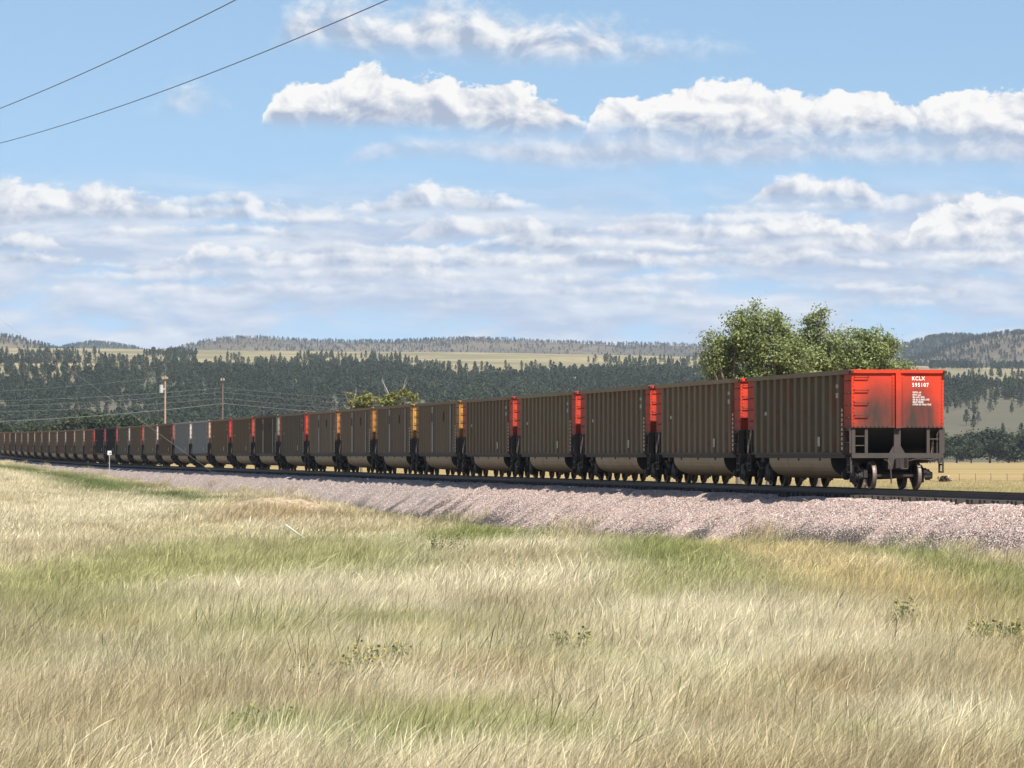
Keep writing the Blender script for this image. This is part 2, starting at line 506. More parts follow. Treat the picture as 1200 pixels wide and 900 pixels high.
def bare_mask(X, Y):
    """1 where the ground is bare sand"""
    s, d = track_sd(X, Y)
    r = np.exp(-(np.abs((X - MOUND[0] + (Y - MOUND[1]) * 0.12) / 3.3) ** 4) - ((Y - MOUND[1] + 1.0) / 5.5) ** 2) * (0.80 + 0.6 * fbm(X / 1.3 + 5, Y / 3.0, 3))
    return np.clip((r - 0.30) * 3.0, 0, 1)

GX = np.concatenate([-np.geomspace(9000, 62, 40), np.arange(-60, 60.5, 1.0), np.geomspace(62, 9000, 40)])
GY = grid_lines([(-400, -20, 20), (-20, 60, 2), (60, 270, 1.0), (270, 720, 3.0)])
GY = np.concatenate([GY, np.geomspace(740, 16000, 60)])
gm = grid_mesh('ground', GX, GY, height, ground_mat())
XX, YY = np.meshgrid(GX, GY)
a = gm.attributes.new('bare', 'FLOAT', 'POINT'); a.data.foreach_set('value', bare_mask(XX, YY).ravel().astype(np.float32))
tag(link('ground', gm), kind='structure')

# ------------------------------------------------------------------ hills
def hill_mat(name, ca, cb, cc, sc, lo=0.4, hi=0.62, sage=None):
    m, nt, b, out = new_mat(name); h = NT(nt)
    g = h.n('ShaderNodeNewGeometry'); P = g.outputs['Position']
    n1 = h.noise(P, sc, 7, 0.62, 0.3); n2 = h.noise(P, sc * 7, 6, 0.65); n3 = h.noise(P, sc * 40, 4, 0.6)
    c = h.mix(h.ss(n1, lo, hi), ca, cb)
    c = h.mix(h.math('MULTIPLY', h.ss(n2, 0.50, 0.66), 0.75), c, cc)
    c = h.mix(h.math('MULTIPLY', n3, 0.4), c, tuple(v * 0.6 for v in ca))
    if sage:                      # sagebrush on the lower slopes, dry grass on the bench above
        sp = h.n('ShaderNodeSeparateXYZ'); h.l(P, sp.inputs[0])
        k = h.math('SUBTRACT', 1.0, h.ss(h.math('MULTIPLY_ADD', n2, 14.0, sp.outputs[2]), 50.0, 66.0))
        c = h.mix(h.math('MULTIPLY', k, 0.9), c, h.mix(n2, sage, tuple(v * 1.7 for v in sage)))
    h.l(c, b.inputs['Base Color']); b.inputs['Roughness'].default_value = 1.0
    b.inputs['Specular IOR Level'].default_value = 0.0
    return m

_HY = [1600, 1700, 1850, 2200, 2600, 3000, 3400, 4000, 4600, 5000, 5600]
_HH = [-6, 1, 9, 26, 43, 59, 72, 92, 112, 104, 60]
def hillside(X, Y):
    u = X / np.maximum(Y, 1) * F + 600
    k = np.interp(u, [-400, 0, 300, 600, 760, 1000, 1110, 1200, 1600], [1.03, 1.02, 1.0, 0.97, 0.95, 0.88, 0.84, 0.83, 0.84])
    h = np.interp(Y, _HY, _HH) * k
    amp = sst(Y, 1700, 2400)
    h = h + (fbm(X / 260, Y / 260, 5) - 0.5) * 16 * amp * (1 - 0.75 * sst(Y, 3000, 3600))
    return CAMZ + h
mhill = hill_mat('dry_hill_grass', (0.20, 0.18, 0.115), (0.34, 0.285, 0.165), (0.15, 0.145, 0.10), 0.006, sage=(0.074, 0.070, 0.054))
hs = grid_mesh('hillside', np.arange(-1400, 1401, 20.0), np.arange(1600, 5601, 25.0), hillside, mhill)
tag(link('hillside', hs), kind='structure')

RIDGES = []
def ridge(name, Yc, dep, pts, mat, base=20.0, rough=14.0):
    pts = sorted(pts)
    px = [p[0] for p in pts]; py = [p[1] for p in pts]
    def fz(X, Y):
        u = X / Yc * F + 600
        top = CAMZ + (532 - np.interp(u, px, py)) / F * Yc
        top = top + (fbm(X / 90, X * 0 + 3.3, 4) - 0.5) * rough * 0.5
        t = np.clip((Y - (Yc - dep)) / dep, 0, 2)
        prof = np.where(t < 1, np.sin(np.clip(t, 0, 1) * math.pi / 2) ** 1.1, np.cos((t - 1) * math.pi / 2) ** 1.3)
        gul = (fbm(X / 160 + 7, Y / 420, 4) - 0.5) * rough * 2.2 * np.sin(np.clip(t, 0, 1) * math.pi)
        return base + (top - base) * prof + gul
    x0 = (px[0] - 600) / F * Yc; x1 = (px[-1] - 600) / F * Yc
    xs = np.linspace(x0, x1, int((x1 - x0) / 12) + 2); ys = np.linspace(Yc - dep, Yc + dep * 0.98, 70)
    me = grid_mesh(name, xs, ys, fz, mat)
    tag(link(name, me), kind='structure')
    RIDGES.append((Yc, dep, px, py, fz))
    return fz

m_far = hill_mat('burnt_ridge_slope', (0.10, 0.088, 0.07), (0.18, 0.145, 0.10), (0.05, 0.054, 0.048), 0.004)
m_mid = hill_mat('burnt_near_slope', (0.12, 0.105, 0.08), (0.19, 0.155, 0.11), (0.08, 0.078, 0.062), 0.006)
m_dark = hill_mat('wooded_slope', (0.05, 0.06, 0.05), (0.08, 0.085, 0.06), (0.045, 0.05, 0.045), 0.006)
f_main = ridge('hills', 8200, 1500, [(120, 430), (190, 416), (215, 408), (245, 401), (300, 397), (350, 400), (420, 403), (480, 401), (540, 398), (590, 399), (640, 402), (690, 405), (760, 405), (850, 406), (950, 408), (1100, 414), (1300, 430)], m_far)
f_ldark = ridge('hills', 9300, 900, [(20, 430), (60, 412), (85, 405), (110, 402), (135, 404), (160, 409), (185, 418), (230, 430)], m_dark)
f_left = ridge('hills', 6400, 900, [(-500, 420), (-200, 392), (-60, 392), (0, 396), (30, 401), (60, 409), (90, 418), (140, 430)], m_mid)
f_rdark = ridge('hills', 7200, 900, [(980, 430), (1030, 416), (1060, 407), (1085, 399), (1110, 396), (1140, 396), (1180, 402), (1260, 420), (1300, 430)], m_dark)
f_right = ridge('hills', 6000, 1100, [(1010, 432), (1050, 424), (1090, 415), (1120, 405), (1150, 397), (1180, 392), (1220, 390), (1300, 386), (1420, 390), (1600, 420)], m_mid)

# ------------------------------------------------------------------ railway
m_steel = simple_mat('rail_rust', (0.055, 0.042, 0.035), 0.6, 0.3, 0.3, 1.5)
m_wood = simple_mat('creosote_timber', (0.045, 0.036, 0.03), 0.9, 0, 0.4, 4.0, 0.3)

def ballast_mat():
    m, nt, b, out = new_mat('pink_ballast'); h = NT(nt)
    g = h.n('ShaderNodeNewGeometry'); P = g.outputs['Position']
    v = h.n('ShaderNodeTexVoronoi'); h.l(P, v.inputs['Vector']); v.inputs['Scale'].default_value = 17.0
    hs_ = h.n('ShaderNodeSeparateColor'); h.l(v.outputs['Color'], hs_.inputs[0])
    c = h.mix(hs_.outputs[0], (0.25, 0.175, 0.15), (0.47, 0.38, 0.34))
    c = h.mix(h.ss(hs_.outputs[1], 0.80, 0.9), c, (0.74, 0.66, 0.60))
    c = h.mix(h.ss(hs_.outputs[2], 0.86, 0.93), c, (0.17, 0.11, 0.10))
    a = h.n('ShaderNodeAttribute', attribute_name='coal')
    c = h.mix(a.outputs['Fac'], c, (0.09, 0.078, 0.07))  # darkened by coal fines and painted weed shadow
    h.l(c, b.inputs['Base Color']); b.inputs['Roughness'].default_value = 0.9
    b.inputs['Specular IOR Level'].default_value = 0.2
    bp = h.n('ShaderNodeBump'); bp.inputs['Strength'].default_value = 1.0; bp.inputs['Distance'].default_value = 0.05
    h.l(v.outputs['Distance'], bp.inputs['Height']); bp.invert = True; h.l(bp.outputs[0], b.inputs['Normal'])
    return m

def ballast_z(s, d):
    ad = np.abs(d)
    z = crest(s) - np.clip(ad - 2.3, 0, None) / 1.7 - 0.04 * np.clip(ad - 1.4, 0, 0.9)
    z = z - (0.03 + 0.10 * sst(fbm(s / 1.1 + 3, d + 9, 2), 0.35, 0.65)) * sst(ad, 1.22, 1.46)
    return z + (fbm(s / 1.3, d / 0.9 + 5, 3) - 0.5) * 0.06 * sst(ad, 1.35, 2.2) + (fbm(s / 20, d / 5, 2) - 0.5) * 0.08 * sst(ad, 2.2, 3.5)
def coal_shade_mask(s, d):
    """dark streaks down the left slope: spilled coal fines, with weed shadows painted in"""
    n = fbm(s / 2.2 + d * 0.35, d / 3.5, 4)
    zt = ballast_z(s, d); toe = np.interp(s, _S, _Z) + 0.15
    low = 1 - sst(zt - toe, np.where(s < 30, 0.45, 0.25), np.where(s < 30, 1.05, 0.8))
    region = np.interp(s, [-200, -26, -18, -8, 6, 14, 22, 40, 55, 75, 95, 120, 150], [0.35, 0.45, 0.8, 1.0, 1.0, 0.8, 0.6, 0.6, 0.75, 1.0, 0.75, 0.25, 0.1])
    streak = sst(n, 0.52, 0.64) * region * (1 - sst(zt - toe, 0.6, 1.6)) * (0.25 + 0.75 * sst(s, 25, 50))
    return np.clip((low * sst(n, 0.34, 0.48) + streak) * region, 0, 1)

def build_ballast():
    ss_ = grid_lines([(-190, -50, 2.0), (-50, 130, 0.5), (130, 300, 1.2), (300, 800, 5.0)])
    dd = np.concatenate([np.linspace(-8, -1.4, 14), np.linspace(-1.3, 1.2, 5), np.linspace(1.3, 1.6, 4), np.linspace(1.75, 8.0, 32)])
    S, D = np.meshgrid(ss_, dd)
    Z = ballast_z(S, D)
    X = C0[0] + TT[0] * S + NN[0] * D; Y = C0[1] + TT[1] * S + NN[1] * D
    i = np.arange(S.size).reshape(S.shape)
    Fc = np.stack([i[:-1, :-1].ravel(), i[1:, :-1].ravel(), i[1:, 1:].ravel(), i[:-1, 1:].ravel()], 1)
    me = np_mesh('ballast', np.stack([X.ravel(), Y.ravel(), Z.ravel()], 1), Fc[:, ::-1], ballast_mat())
    at_ = me.attributes.new('coal', 'FLOAT', 'POINT'); at_.data.foreach_set('value', coal_shade_mask(S, D).ravel().astype(np.float32))
    tag(link('ballast_bed', me), kind='structure')
    # loose stones on the near slope
    protos = []
    mm, nt, b, out = new_mat('ballast_stone'); h = NT(nt)
    ti = h.n('ShaderNodeAttribute', attribute_name='tone', attribute_type='INSTANCER')
    h.l(ti.outputs['Color'], b.inputs['Base Color']); b.inputs['Roughness'].default_value = 0.85
    for k in range(5):
        r = np.random.default_rng(k + 50)
        p = r.normal(size=(9, 3)); p /= np.linalg.norm(p, axis=1)[:, None]; p *= r.uniform(0.75, 1.15, (9, 1)) * np.array([1, 0.8, 0.62])
        import bmesh
        bm = bmesh.new()
        for q in p: bm.verts.new(q)
        bmesh.ops.convex_hull(bm, input=bm.verts)
        for vtx in [v for v in bm.verts if not v.link_faces]: bm.verts.remove(vtx)
        me = bpy.data.meshes.new('stone'); bm.to_mesh(me); bm.free(); me.materials.append(mm)
        protos.append(bpy.data.objects.new('stone', me))
    n = 260000
    s = rng.uniform(-42, 75, n * 2); keep = rng.random(n * 2) < np.interp(s, [-42, 20, 75], [1.0, 0.6, 0.25]); s = s[keep]
    n = len(s)
    d = rng.uniform(1.38, 6.3, n)
    z = ballast_z(s, d)
    X = C0[0] + TT[0] * s + NN[0] * d; Y = C0[1] + TT[1] * s + NN[1] * d
    ok = z > height(X, Y) - 0.12
    s, d, z, X, Y = s[ok], d[ok], z[ok], X[ok], Y[ok]; n = len(s)
    t = rng.random((n, 1))
    tone = np.array([0.29, 0.20, 0.175]) * (1 - t) + np.array([0.54, 0.435, 0.395]) * t
    r2 = rng.random(n)
    tone[r2 < 0.08] = (0.68, 0.60, 0.55); tone[r2 > 0.92] = (0.24, 0.14, 0.11)
    ck = coal_shade_mask(s, d); dk = rng.random(n) < ck * 0.93
    tone[dk] = np.array([0.075, 0.065, 0.06]) * rng.uniform(0.7, 1.6, (dk.sum(), 1))
    o = scatter('ballast_gravel', np.stack([X, Y, z + 0.008], 1), rng.uniform(0, 6.28, (n, 3)), rng.uniform(0.016, 0.036, n), rng.integers(0, 5, n), tone, protos)
    tag(o, 'loose pink and white ballast gravel on the railway embankment slope', 'gravel', kind='stuff')
build_ballast()

def build_track():
    t = empty('railway_track', track_pt(-20, 0, 0))
    tag(t, 'single dark railway track on pink ballast running under the train', 'railway track')
    inv = np.array(t.location)
    def P(s, d, z):
        p = track_pt(s, d, z); return (p[0] - inv[0], p[1] - inv[1], p[2] - inv[2])
    prof = [(-0.075, -0.172), (0.075, -0.172), (0.075, -0.155), (0.012, -0.135), (0.012, -0.045), (0.037, -0.035), (0.037, 0.0), (-0.037, 0.0), (-0.037, -0.035), (-0.012, -0.045), (-0.012, -0.135), (-0.075, -0.155)]
    ss_ = np.concatenate([[-190, 0, 120, 250], np.arange(270, 801, 20)])
    for dd in (0.755, -0.755):
        m = MB(); n = len(prof)
        vs = [P(s, dd + a, b) for s in ss_ for a, b in prof]
        fs = [(i * n + k, i * n + (k + 1) % n, (i + 1) * n + (k + 1) % n, (i + 1) * n + k) for i in range(len(ss_) - 1) for k in range(n)]
        m.add(vs, fs); m.build('rail', m_steel, t)
    def tie(m, s, j=0.0):
        pts = []
        for zz in (-0.36, -0.176):
            for ds, dd in ((-0.115, -1.37), (0.115, -1.37), (0.115, 1.37), (-0.115, 1.37)):
                pts.append(P(s + ds, dd + j, zz))
        m.add(pts, [(0, 3, 2, 1), (4, 5, 6, 7), (0, 1, 5, 4), (1, 2, 6, 5), (2, 3, 7, 6), (3, 0, 4, 7)])
    sp = 0.53
    for k in range(100):
        m = MB(); tie(m, -39 + sp * k, random.uniform(-0.06, 0.20)); m.build('tie', m_wood, t)
    m = MB(); s = -39 + sp * 100
    while s < 620: tie(m, s, random.uniform(-0.06, 0.06)); s += sp
    s = -39 - sp
    while s > -185: tie(m, s, random.uniform(-0.06, 0.06)); s -= sp
    o = m.build('tie', m_wood, t); tag(o, kind='stuff')
build_track()

# ------------------------------------------------------------------ coal cars
def paint_mat(name, kind):
    """painted steel: paint colour from the object colour, with soot, dust and rust of their own shape"""
    m, nt, b, out = new_mat(name); h = NT(nt)
    oi = h.n('ShaderNodeObjectInfo'); tc = h.n('ShaderNodeTexCoord'); P = tc.outputs['Object']
    sp = h.n('ShaderNodeSeparateXYZ'); h.l(P, sp.inputs[0]); x, y, z = sp.outputs
    cb = h.n('ShaderNodeCombineXYZ'); h.l(P, cb.inputs[0]) if False else None
    base = oi.outputs['Color']
    rnd = h.n('ShaderNodeVectorMath', operation='ADD'); h.l(P, rnd.inputs[0])
    mr = h.n('ShaderNodeCombineXYZ'); h.l(h.math('MULTIPLY', oi.outputs['Random'], 40.0), mr.inputs[0]); h.l(h.math('MULTIPLY', oi.outputs['Random'], 91.0), mr.inputs[1])
    h.l(mr.outputs[0], rnd.inputs[1]); Q = rnd.outputs[0]
    n1 = h.noise(Q, 1.2, 6, 0.6); n2 = h.noise(h.vscale(Q, (3.0, 3.0, 0.45)), 1.6, 5, 0.6); n3 = h.noise(Q, 14.0, 4, 0.6)
    rust = (0.105, 0.05, 0.032)
    if kind == 'end':
        # soot settled low on each half of the end sheet, either side of the centre post
        ax = h.math('ABSOLUTE', x)
        dx = h.math('DIVIDE', h.math('SUBTRACT', ax, 0.64), 0.98)
        dz = h.math('DIVIDE', h.math('SUBTRACT', z, 1.95), 1.8)
        rr = h.math('SQRT', h.math('ADD', h.math('MULTIPLY', dx, dx), h.math('MULTIPLY', dz, dz)))
        rr = h.math('MULTIPLY_ADD', h.math('SUBTRACT', n1, 0.5), 0.55, rr)
        soot = h.math('MULTIPLY', h.math('SUBTRACT', 1.0, h.ss(rr, 0.34, 1.18)), 1.0)
        c = h.mix(h.math('MULTIPLY', n2, 0.28), base, tuple(v * 1.4 for v in rust))
        soot = h.math('MAXIMUM', soot, h.math('MULTIPLY', h.math('SUBTRACT', 1.0, h.ss(h.math('MULTIPLY_ADD', n1, 0.7, z), 2.1, 3.3)), 0.62))
        soot = h.math('MULTIPLY', soot, h.math('MULTIPLY_ADD', n2, 0.6, 0.66), None, True)
        c = h.mix(soot, c, (0.045, 0.033, 0.028))
        c = h.mix(h.math('MULTIPLY', h.ss(n2, 0.60, 0.72), 0.5), c, (0.16, 0.05, 0.025))
        c = h.mix(h.math('MULTIPLY', h.math('SUBTRACT', 1.0, h.ss(z, 1.95, 2.2)), 0.55), c, (0.07, 0.05, 0.042))
        rough = 0.5
    elif kind == 'side':
        acc = oi.outputs['Alpha']          # how much bare red paint shows through the dust
        red = h.mix(n1, (0.22, 0.035, 0.018), (0.33, 0.05, 0.022))
        endy = h.ss(y, -5.6, -6.6)
        e1 = h.n('ShaderNodeMapRange', interpolation_type='SMOOTHSTEP'); h.l(y, e1.inputs['Value'])
        e1.inputs['From Min'].default_value = -5.5; e1.inputs['From Max'].default_value = -6.6
        patch = h.ss(h.math('ADD', h.noise(h.vscale(Q, (1, 0.9, 0.5)), 0.75, 4, 0.6), h.math('MULTIPLY', e1.outputs[0], 0.30)), 0.55, 0.72)
        c = h.mix(h.math('MULTIPLY', n1, 0.45), base, h.mix(1.0, base, (0.66, 0.62, 0.58), 'MULTIPLY'))
        c = h.mix(h.math('MULTIPLY', h.ss(n2, 0.55, 0.78), 0.35), c, rust)
        c = h.mix(h.math('MULTIPLY', h.math('MULTIPLY', patch, acc), 0.55), c, red)
        pale = h.math('MULTIPLY', h.ss(h.noise(h.vscale(Q, (2.5, 2.5, 0.5)), 0.9, 5, 0.65), 0.62, 0.74), h.math('SUBTRACT', 1.0, h.ss(z, 1.7, 2.5)))
        c = h.mix(h.math('MULTIPLY', pale, 0.5), c, (0.36, 0.33, 0.28))
        rough = 0.65
    elif kind == 'tub':
        c = h.mix(n2, base, h.mix(1.0, base, (0.62, 0.6, 0.57), 'MULTIPLY'))
        c = h.mix(h.math('MULTIPLY', h.ss(n1, 0.5, 0.75), 0.4), c, rust)
        rough = 0.45
    c = h.mix(h.math('MULTIPLY', n3, 0.22), c, (0.05, 0.042, 0.036))
    h.l(c, b.inputs['Base Color']); b.inputs['Roughness'].default_value = rough + 0.1; b.inputs['Specular IOR Level'].default_value = 0.15
    bp = h.n('ShaderNodeBump'); bp.inputs['Strength'].default_value = 0.25; bp.inputs['Distance'].default_value = 0.02
    h.l(n1, bp.inputs['Height']); h.l(bp.outputs[0], b.inputs['Normal'])
    return m

m_end = paint_mat('end_paint', 'end'); m_side = paint_mat('side_paint', 'side'); m_tub = paint_mat('tub_metal', 'tub')
m_frame = simple_mat('sooty_frame', (0.05, 0.04, 0.034), 0.75, 0.1, 0.4, 2.5)
m_post = simple_mat('dusty_post', (0.052, 0.039, 0.033), 0.7, 0.1, 0.35, 3.0)
m_truck = simple_mat('greasy_truck', (0.034, 0.025, 0.022), 0.7, 0.2, 0.5, 3.0)
m_wheel = simple_mat('wheel_plate', (0.04, 0.028, 0.024), 0.7, 0.2, 0.4, 4.0)
m_tread = simple_mat('wheel_tread', (0.17, 0.135, 0.115), 0.55, 0.5, 0.2, 5.0)
m_dark = simple_mat('dull_black', (0.03, 0.026, 0.024), 0.95, 0, 0.4, 2.0)  # even black; on the tub ends it paints in their shade
m_refl = simple_mat('reflector_yellow', (0.62, 0.55, 0.36), 0.5, 0, 0.2, 5.0)
m_white = simple_mat('stencil_white', (0.80, 0.77, 0.72), 0.6, 0, 0.08, 6.0)
m_faded = simple_mat('faded_stencil', (0.42, 0.38, 0.32), 0.7, 0, 0.3, 6.0)
m_inside = simple_mat('car_inside', (0.06, 0.05, 0.045), 0.9, 0, 0.3, 1.0)

HW = 1.56            # half width over the side
ZS, ZT, ZE = 1.15, 3.86, 2.0
LH = 7.5             # half length over the end sheets
LB = 6.5             # half length of the ribbed side

def color(o, c, a=0.0):
    o.color = (c[0], c[1], c[2], a)

def side_profile(ribbed):
    """outline (y, x outwards) of the corrugated side sheet seen from above"""
    out = []
    if ribbed:
        n = 13; p = 2 * LB / n
        for k in range(n):
            y0 = -LB + k * p
            out += [(y0, 1.42), (y0 + 0.46 * p, 1.42), (y0 + 0.52 * p, HW), (y0 + 0.90 * p, HW), (y0 + p * 0.985, 1.422)]
        out.append((LB, 1.42))
    else:
        n = 20; p = 2 * LB / n
        for k in range(n):
            y0 = -LB + k * p
            out += [(y0, 1.53), (y0 + 0.82 * p, 1.53), (y0 + 0.85 * p, HW), (y0 + 0.96 * p, HW)]
        out.append((LB, 1.53))
    return out

def make_car(ribbed=True):
    root = empty('coal_car', (0, 0, 0))
    bs = (0.17, 0.145, 0.105)
    # sides
    for sx in (-1, 1):
        m = MB()
        pf = side_profile(ribbed)
        poly = [(sx * x, y) for y, x in pf] + [(sx * 1.38, LB), (sx * 1.38, -LB)]
        m.prism(poly, 'z', ZS + 0.05, ZT - 0.13)
        o = m.build('side_wall', m_side, root); color(o, bs, 0.8 if ribbed else 0.25)
        # top chord, side sill
        m = MB(); m.box(sx * 1.34, sx * 1.60, -LH + 0.10, LH - 0.10, ZT - 0.128, ZT + 0.02)
        o = m.build('top_chord', m_side, root); color(o, (0.21, 0.20, 0.165), 0.5)
        m = MB(); m.box(sx * 1.36, sx * 1.585, -LB - 0.02, LB + 0.02, ZS - 0.02, ZS + 0.048)
        m.box(sx * 1.40, sx * 1.50, -LB, LB, ZS - 0.13, ZS - 0.022)
        m.build('side_sill', m_post, root)
        if sx < 0:
            m = MB()
            for k in range(9):
                z0 = 1.28 + k * 0.155
                m.box(-1.583, -1.563, -LB + 0.06, -LB + 0.17, z0, z0 + 0.10)
            m.build('reflector_strip', m_refl, root)
            if ribbed:
                for ya, za, zb in ((-5.85, 3.30, 3.42), (-5.85, 2.98, 3.14), (-3.35, 1.40, 1.72), (4.4, 2.5, 2.62)):
                    m = MB()
                    m.box(-1.569, -1.5605, ya, ya + 0.30, za, zb)
                    m.build('stencil_mark', m_faded, root)
            if not ribbed:
                for yy in (-2.4, 1.5):
                    m = MB(); m.box(-1.585, -1.563, yy - 0.16, yy + 0.16, 2.85, 3.32); m.build('placard_frame', m_dark, root)
                for ya, yb in ((-4.9, -4.5), (1.1, 1.7)):
                    m = MB(); m.box(-1.572, -1.5625, ya, yb, 1.25, 3.66); o = m.build('bare_panel', m_tub, root); color(o, (0.36, 0.34, 0.32))
    for e in (-1, 1):                     # e = -1: the end facing the camera
        Y = lambda v: e * v
        def bx(m, x0, x1, ya, yb, z0, z1):
            m.box(x0, x1, min(Y(ya), Y(yb)), max(Y(ya), Y(yb)), z0, z1)
        # end sheet with its two short side returns
        m = MB()
        bx(m, -1.535, 1.535, LH - 0.05, LH, ZE, ZT - 0.10)
        for sx in (-1, 1):
            poly = [(Y(LB + 0.001), ZS + 0.25), (Y(LB + 0.001), ZT - 0.131), (Y(LH - 0.052), ZT - 0.131), (Y(LH - 0.052), ZE + 0.002), (Y(LB + 0.25), ZE - 0.06), (Y(LB + 0.12), ZS + 0.25)]
            m.prism(poly, 'x', sx * 1.47, sx * 1.53)
        for k in range(9):
            for sx in (-1, 1):
                xx = sx * (0.34 + 0.14 * k)
                bx(m, xx - 0.022, xx + 0.022, LH + 0.002, LH + 0.026, ZE + 0.03, ZE + 0.075)
        for k in range(14):
            for sx in (-1, 1):
                bx(m, sx * 1.47 - 0.02, sx * 1.47 + 0.02, LH + 0.002, LH + 0.022, ZE + 0.14 + k * 0.12, ZE + 0.18 + k * 0.12)
        end = m.build('end_wall', m_end, root); color(end, (0.55, 0.045, 0.018))
        # stiffening post and top flange
        m = MB(); bx(m, -0.085, 0.085, LH + 0.001, LH + 0.10, ZE - 0.02, ZT - 0.10)
        bx(m, -0.20, -0.087, LH + 0.001, LH + 0.015, ZE, ZT - 0.10); bx(m, 0.087, 0.20, LH + 0.001, LH + 0.015, ZE, ZT - 0.10)
        for k in range(15):
            for sx in (-1, 1):
                z0 = ZE + 0.10 + k * 0.115
                bx(m, sx * 0.16 - 0.02, sx * 0.16 + 0.02, LH + 0.016, LH + 0.035, z0, z0 + 0.04)
        o = m.build('centre_post', m_end, root); color(o, (0.55, 0.045, 0.018))
        m = MB(); bx(m, -1.58, 1.58, LH - 0.098, LH + 0.075, ZT - 0.095, ZT + 0.015)
        o = m.build('top_flange', m_end, root); color(o, (0.58, 0.05, 0.02))
        for sx in (-1, 1):
            m = MB(); bx(m, min(sx * 1.50, sx * 1.60), max(sx * 1.50, sx * 1.60), LH - 0.09, LH + 0.16, ZT - 0.11, ZT - 0.02); m.build('flange_cap', m_dark, root)
        # slope sheet under the end, plain black
        m = MB()
        m.prism([(Y(LH - 0.06), ZE - 0.02), (Y(LH - 0.06), ZE + 0.04), (Y(LB - 1.0), ZS - 0.0), (Y(LB - 1.0), ZS - 0.06)], 'x', -1.42, 1.42)
        m.build('slope_sheet', m_dark, root)
        # posts and rails of the open end platform
        for xx, w in ((-1.46, 0.06), (-1.03, 0.05), (1.03, 0.05), (1.46, 0.06)):
            m = MB(); bx(m, xx - w, xx + w, LH - 0.14, LH - 0.055, ZS + 0.03, ZE - 0.003); m.build('end_post', m_post, root)
        m = MB(); bx(m, -0.11, 0.11, LH - 0.16, LH - 0.055, ZS + 0.03, ZE - 0.025)
        for sx in (-1, 1):                 # gussets of the centre post
            m.prism([(sx * 0.112, ZS + 0.03), (sx * 0.26, ZS + 0.03), (sx * 0.112, ZS + 0.28)], 'y', min(Y(LH - 0.14), Y(LH - 0.08)), max(Y(LH - 0.14), Y(LH - 0.08)))
        m.build('centre_strut', m_post, root)
        m = MB(); bx(m, 1.34, 1.52, LH - 0.5, LH - 0.16, ZS + 0.03, ZE - 0.22); m.build('brake_cylinder_box', m_post, root)
        for xa, xb, z0 in ((-1.43, -1.05, 1.42), (-1.43, -1.05, 1.72), (1.05, 1.44, 1.63)):
            m = MB(); m.tube([(xa, Y(LH - 0.10), z0), (xb, Y(LH - 0.10), z0)], 0.018); m.build('platform_rail', m_post, root)
        # ladders: on the end sheet at the corner and round the corner on the side
        lx = -1 if e < 0 else 1
        for k in range(4):
            z0 = 2.42 + 0.41 * k; m = MB()
            m.tube([(lx * 1.44, Y(LH + 0.002), z0), (lx * 1.44, Y(LH + 0.075), z0 - 0.03), (lx * 0.98, Y(LH + 0.075), z0 - 0.03), (lx * 0.98, Y(LH + 0.002), z0)], 0.017)
            o = m.build('grab_iron', m_end, root); color(o, (0.10, 0.01, 0.006))
        for sx in (-1, 1):
            for k in range(6):
                z0 = 1.52 + 0.40 * k; m = MB()
                m.tube([(sx * 1.52, Y(LB + 0.18), z0), (sx * 1.60, Y(LB + 0.18), z0), (sx * 1.60, Y(LH - 0.12), z0), (sx * 1.52, Y(LH - 0.12), z0)], 0.015, 5)
                m.build('side_grab_iron', m_post, root)
            for ya, yb in ((LH - 0.14, LH - 0.08), (LB + 0.14, LB + 0.20)):
                m = MB(); m.box(min(sx * 1.50, sx * 1.585), max(sx * 1.50, sx * 1.585), min(Y(ya), Y(yb)), max(Y(ya), Y(yb)), ZS + 0.03, ZE); m.build('ladder_post', m_post, root)
            m = MB()                       # hanging sill step
            for yy in (LH - 0.12, LB + 0.45): m.box(sx * 1.50, sx * 1.56, min(Y(yy), Y(yy + 0.05)), max(Y(yy), Y(yy + 0.05)), 0.54, ZS - 0.09)
            for z0 in (0.54, 0.78): m.box(sx * 1.50, sx * 1.56, min(Y(LB + 0.45), Y(LH - 0.07)), max(Y(LB + 0.45), Y(LH - 0.07)), z0, z0 + 0.05)
            m.build('sill_step', m_post, root)
        # end sill, draft gear, coupler, brake hose
        m = MB()
        bx(m, -1.52, 1.52, LH - 0.16, LH + 0.01, ZS - 0.13, ZS + 0.028)
        bx(m, -1.50, 1.50, LB - 0.6, LH - 0.165, ZS - 0.02, ZS + 0.015)
        bx(m, -0.26, 0.26, 4.2, LH - 0.02, 0.74, ZS - 0.022)
        bx(m, -1.3, 1.3, 5.95, 6.4, 0.86, ZS - 0.024)
        bx(m, -0.33, 0.33, LH - 0.35, LH + 0.04, 0.66, ZS - 0.133)
        m.build('end_sill', m_frame, root)
        m = MB()
        bx(m, -0.12, 0.12, LH + 0.04, LH + 0.36, 0.76, 0.98)
        yy = LH + 0.36
        m.prism([(-0.17, Y(yy)), (0.16, Y(yy)), (0.22, Y(yy + 0.14)), (0.16, Y(yy + 0.22)), (0.08, Y(yy + 0.12)), (-0.04, Y(yy + 0.10)), (-0.10, Y(yy + 0.20)), (-0.20, Y(yy + 0.16))], 'z', 0.70, 1.02)
        m.tube([(0.3, Y(LH + 0.05), 0.92), (0.62, Y(LH + 0.09), 0.99), (1.1, Y(LH + 0.07), 0.96), (1.36, Y(LH + 0.03), 1.02)], 0.02)
        m.build('coupler', m_truck, root)
        m = MB(); m.tube([(-0.45, Y(LH + 0.02), 0.96), (-0.38, Y(LH + 0.20), 0.93), (-0.32, Y(LH + 0.28), 0.75), (-0.30, Y(LH + 0.28), 0.45), (-0.29, Y(LH + 0.27), 0.20)], 0.026)
        m.build('brake_hose', m_post, root)
    # bathtub bottom
    m = MB()
    tb = 4.45
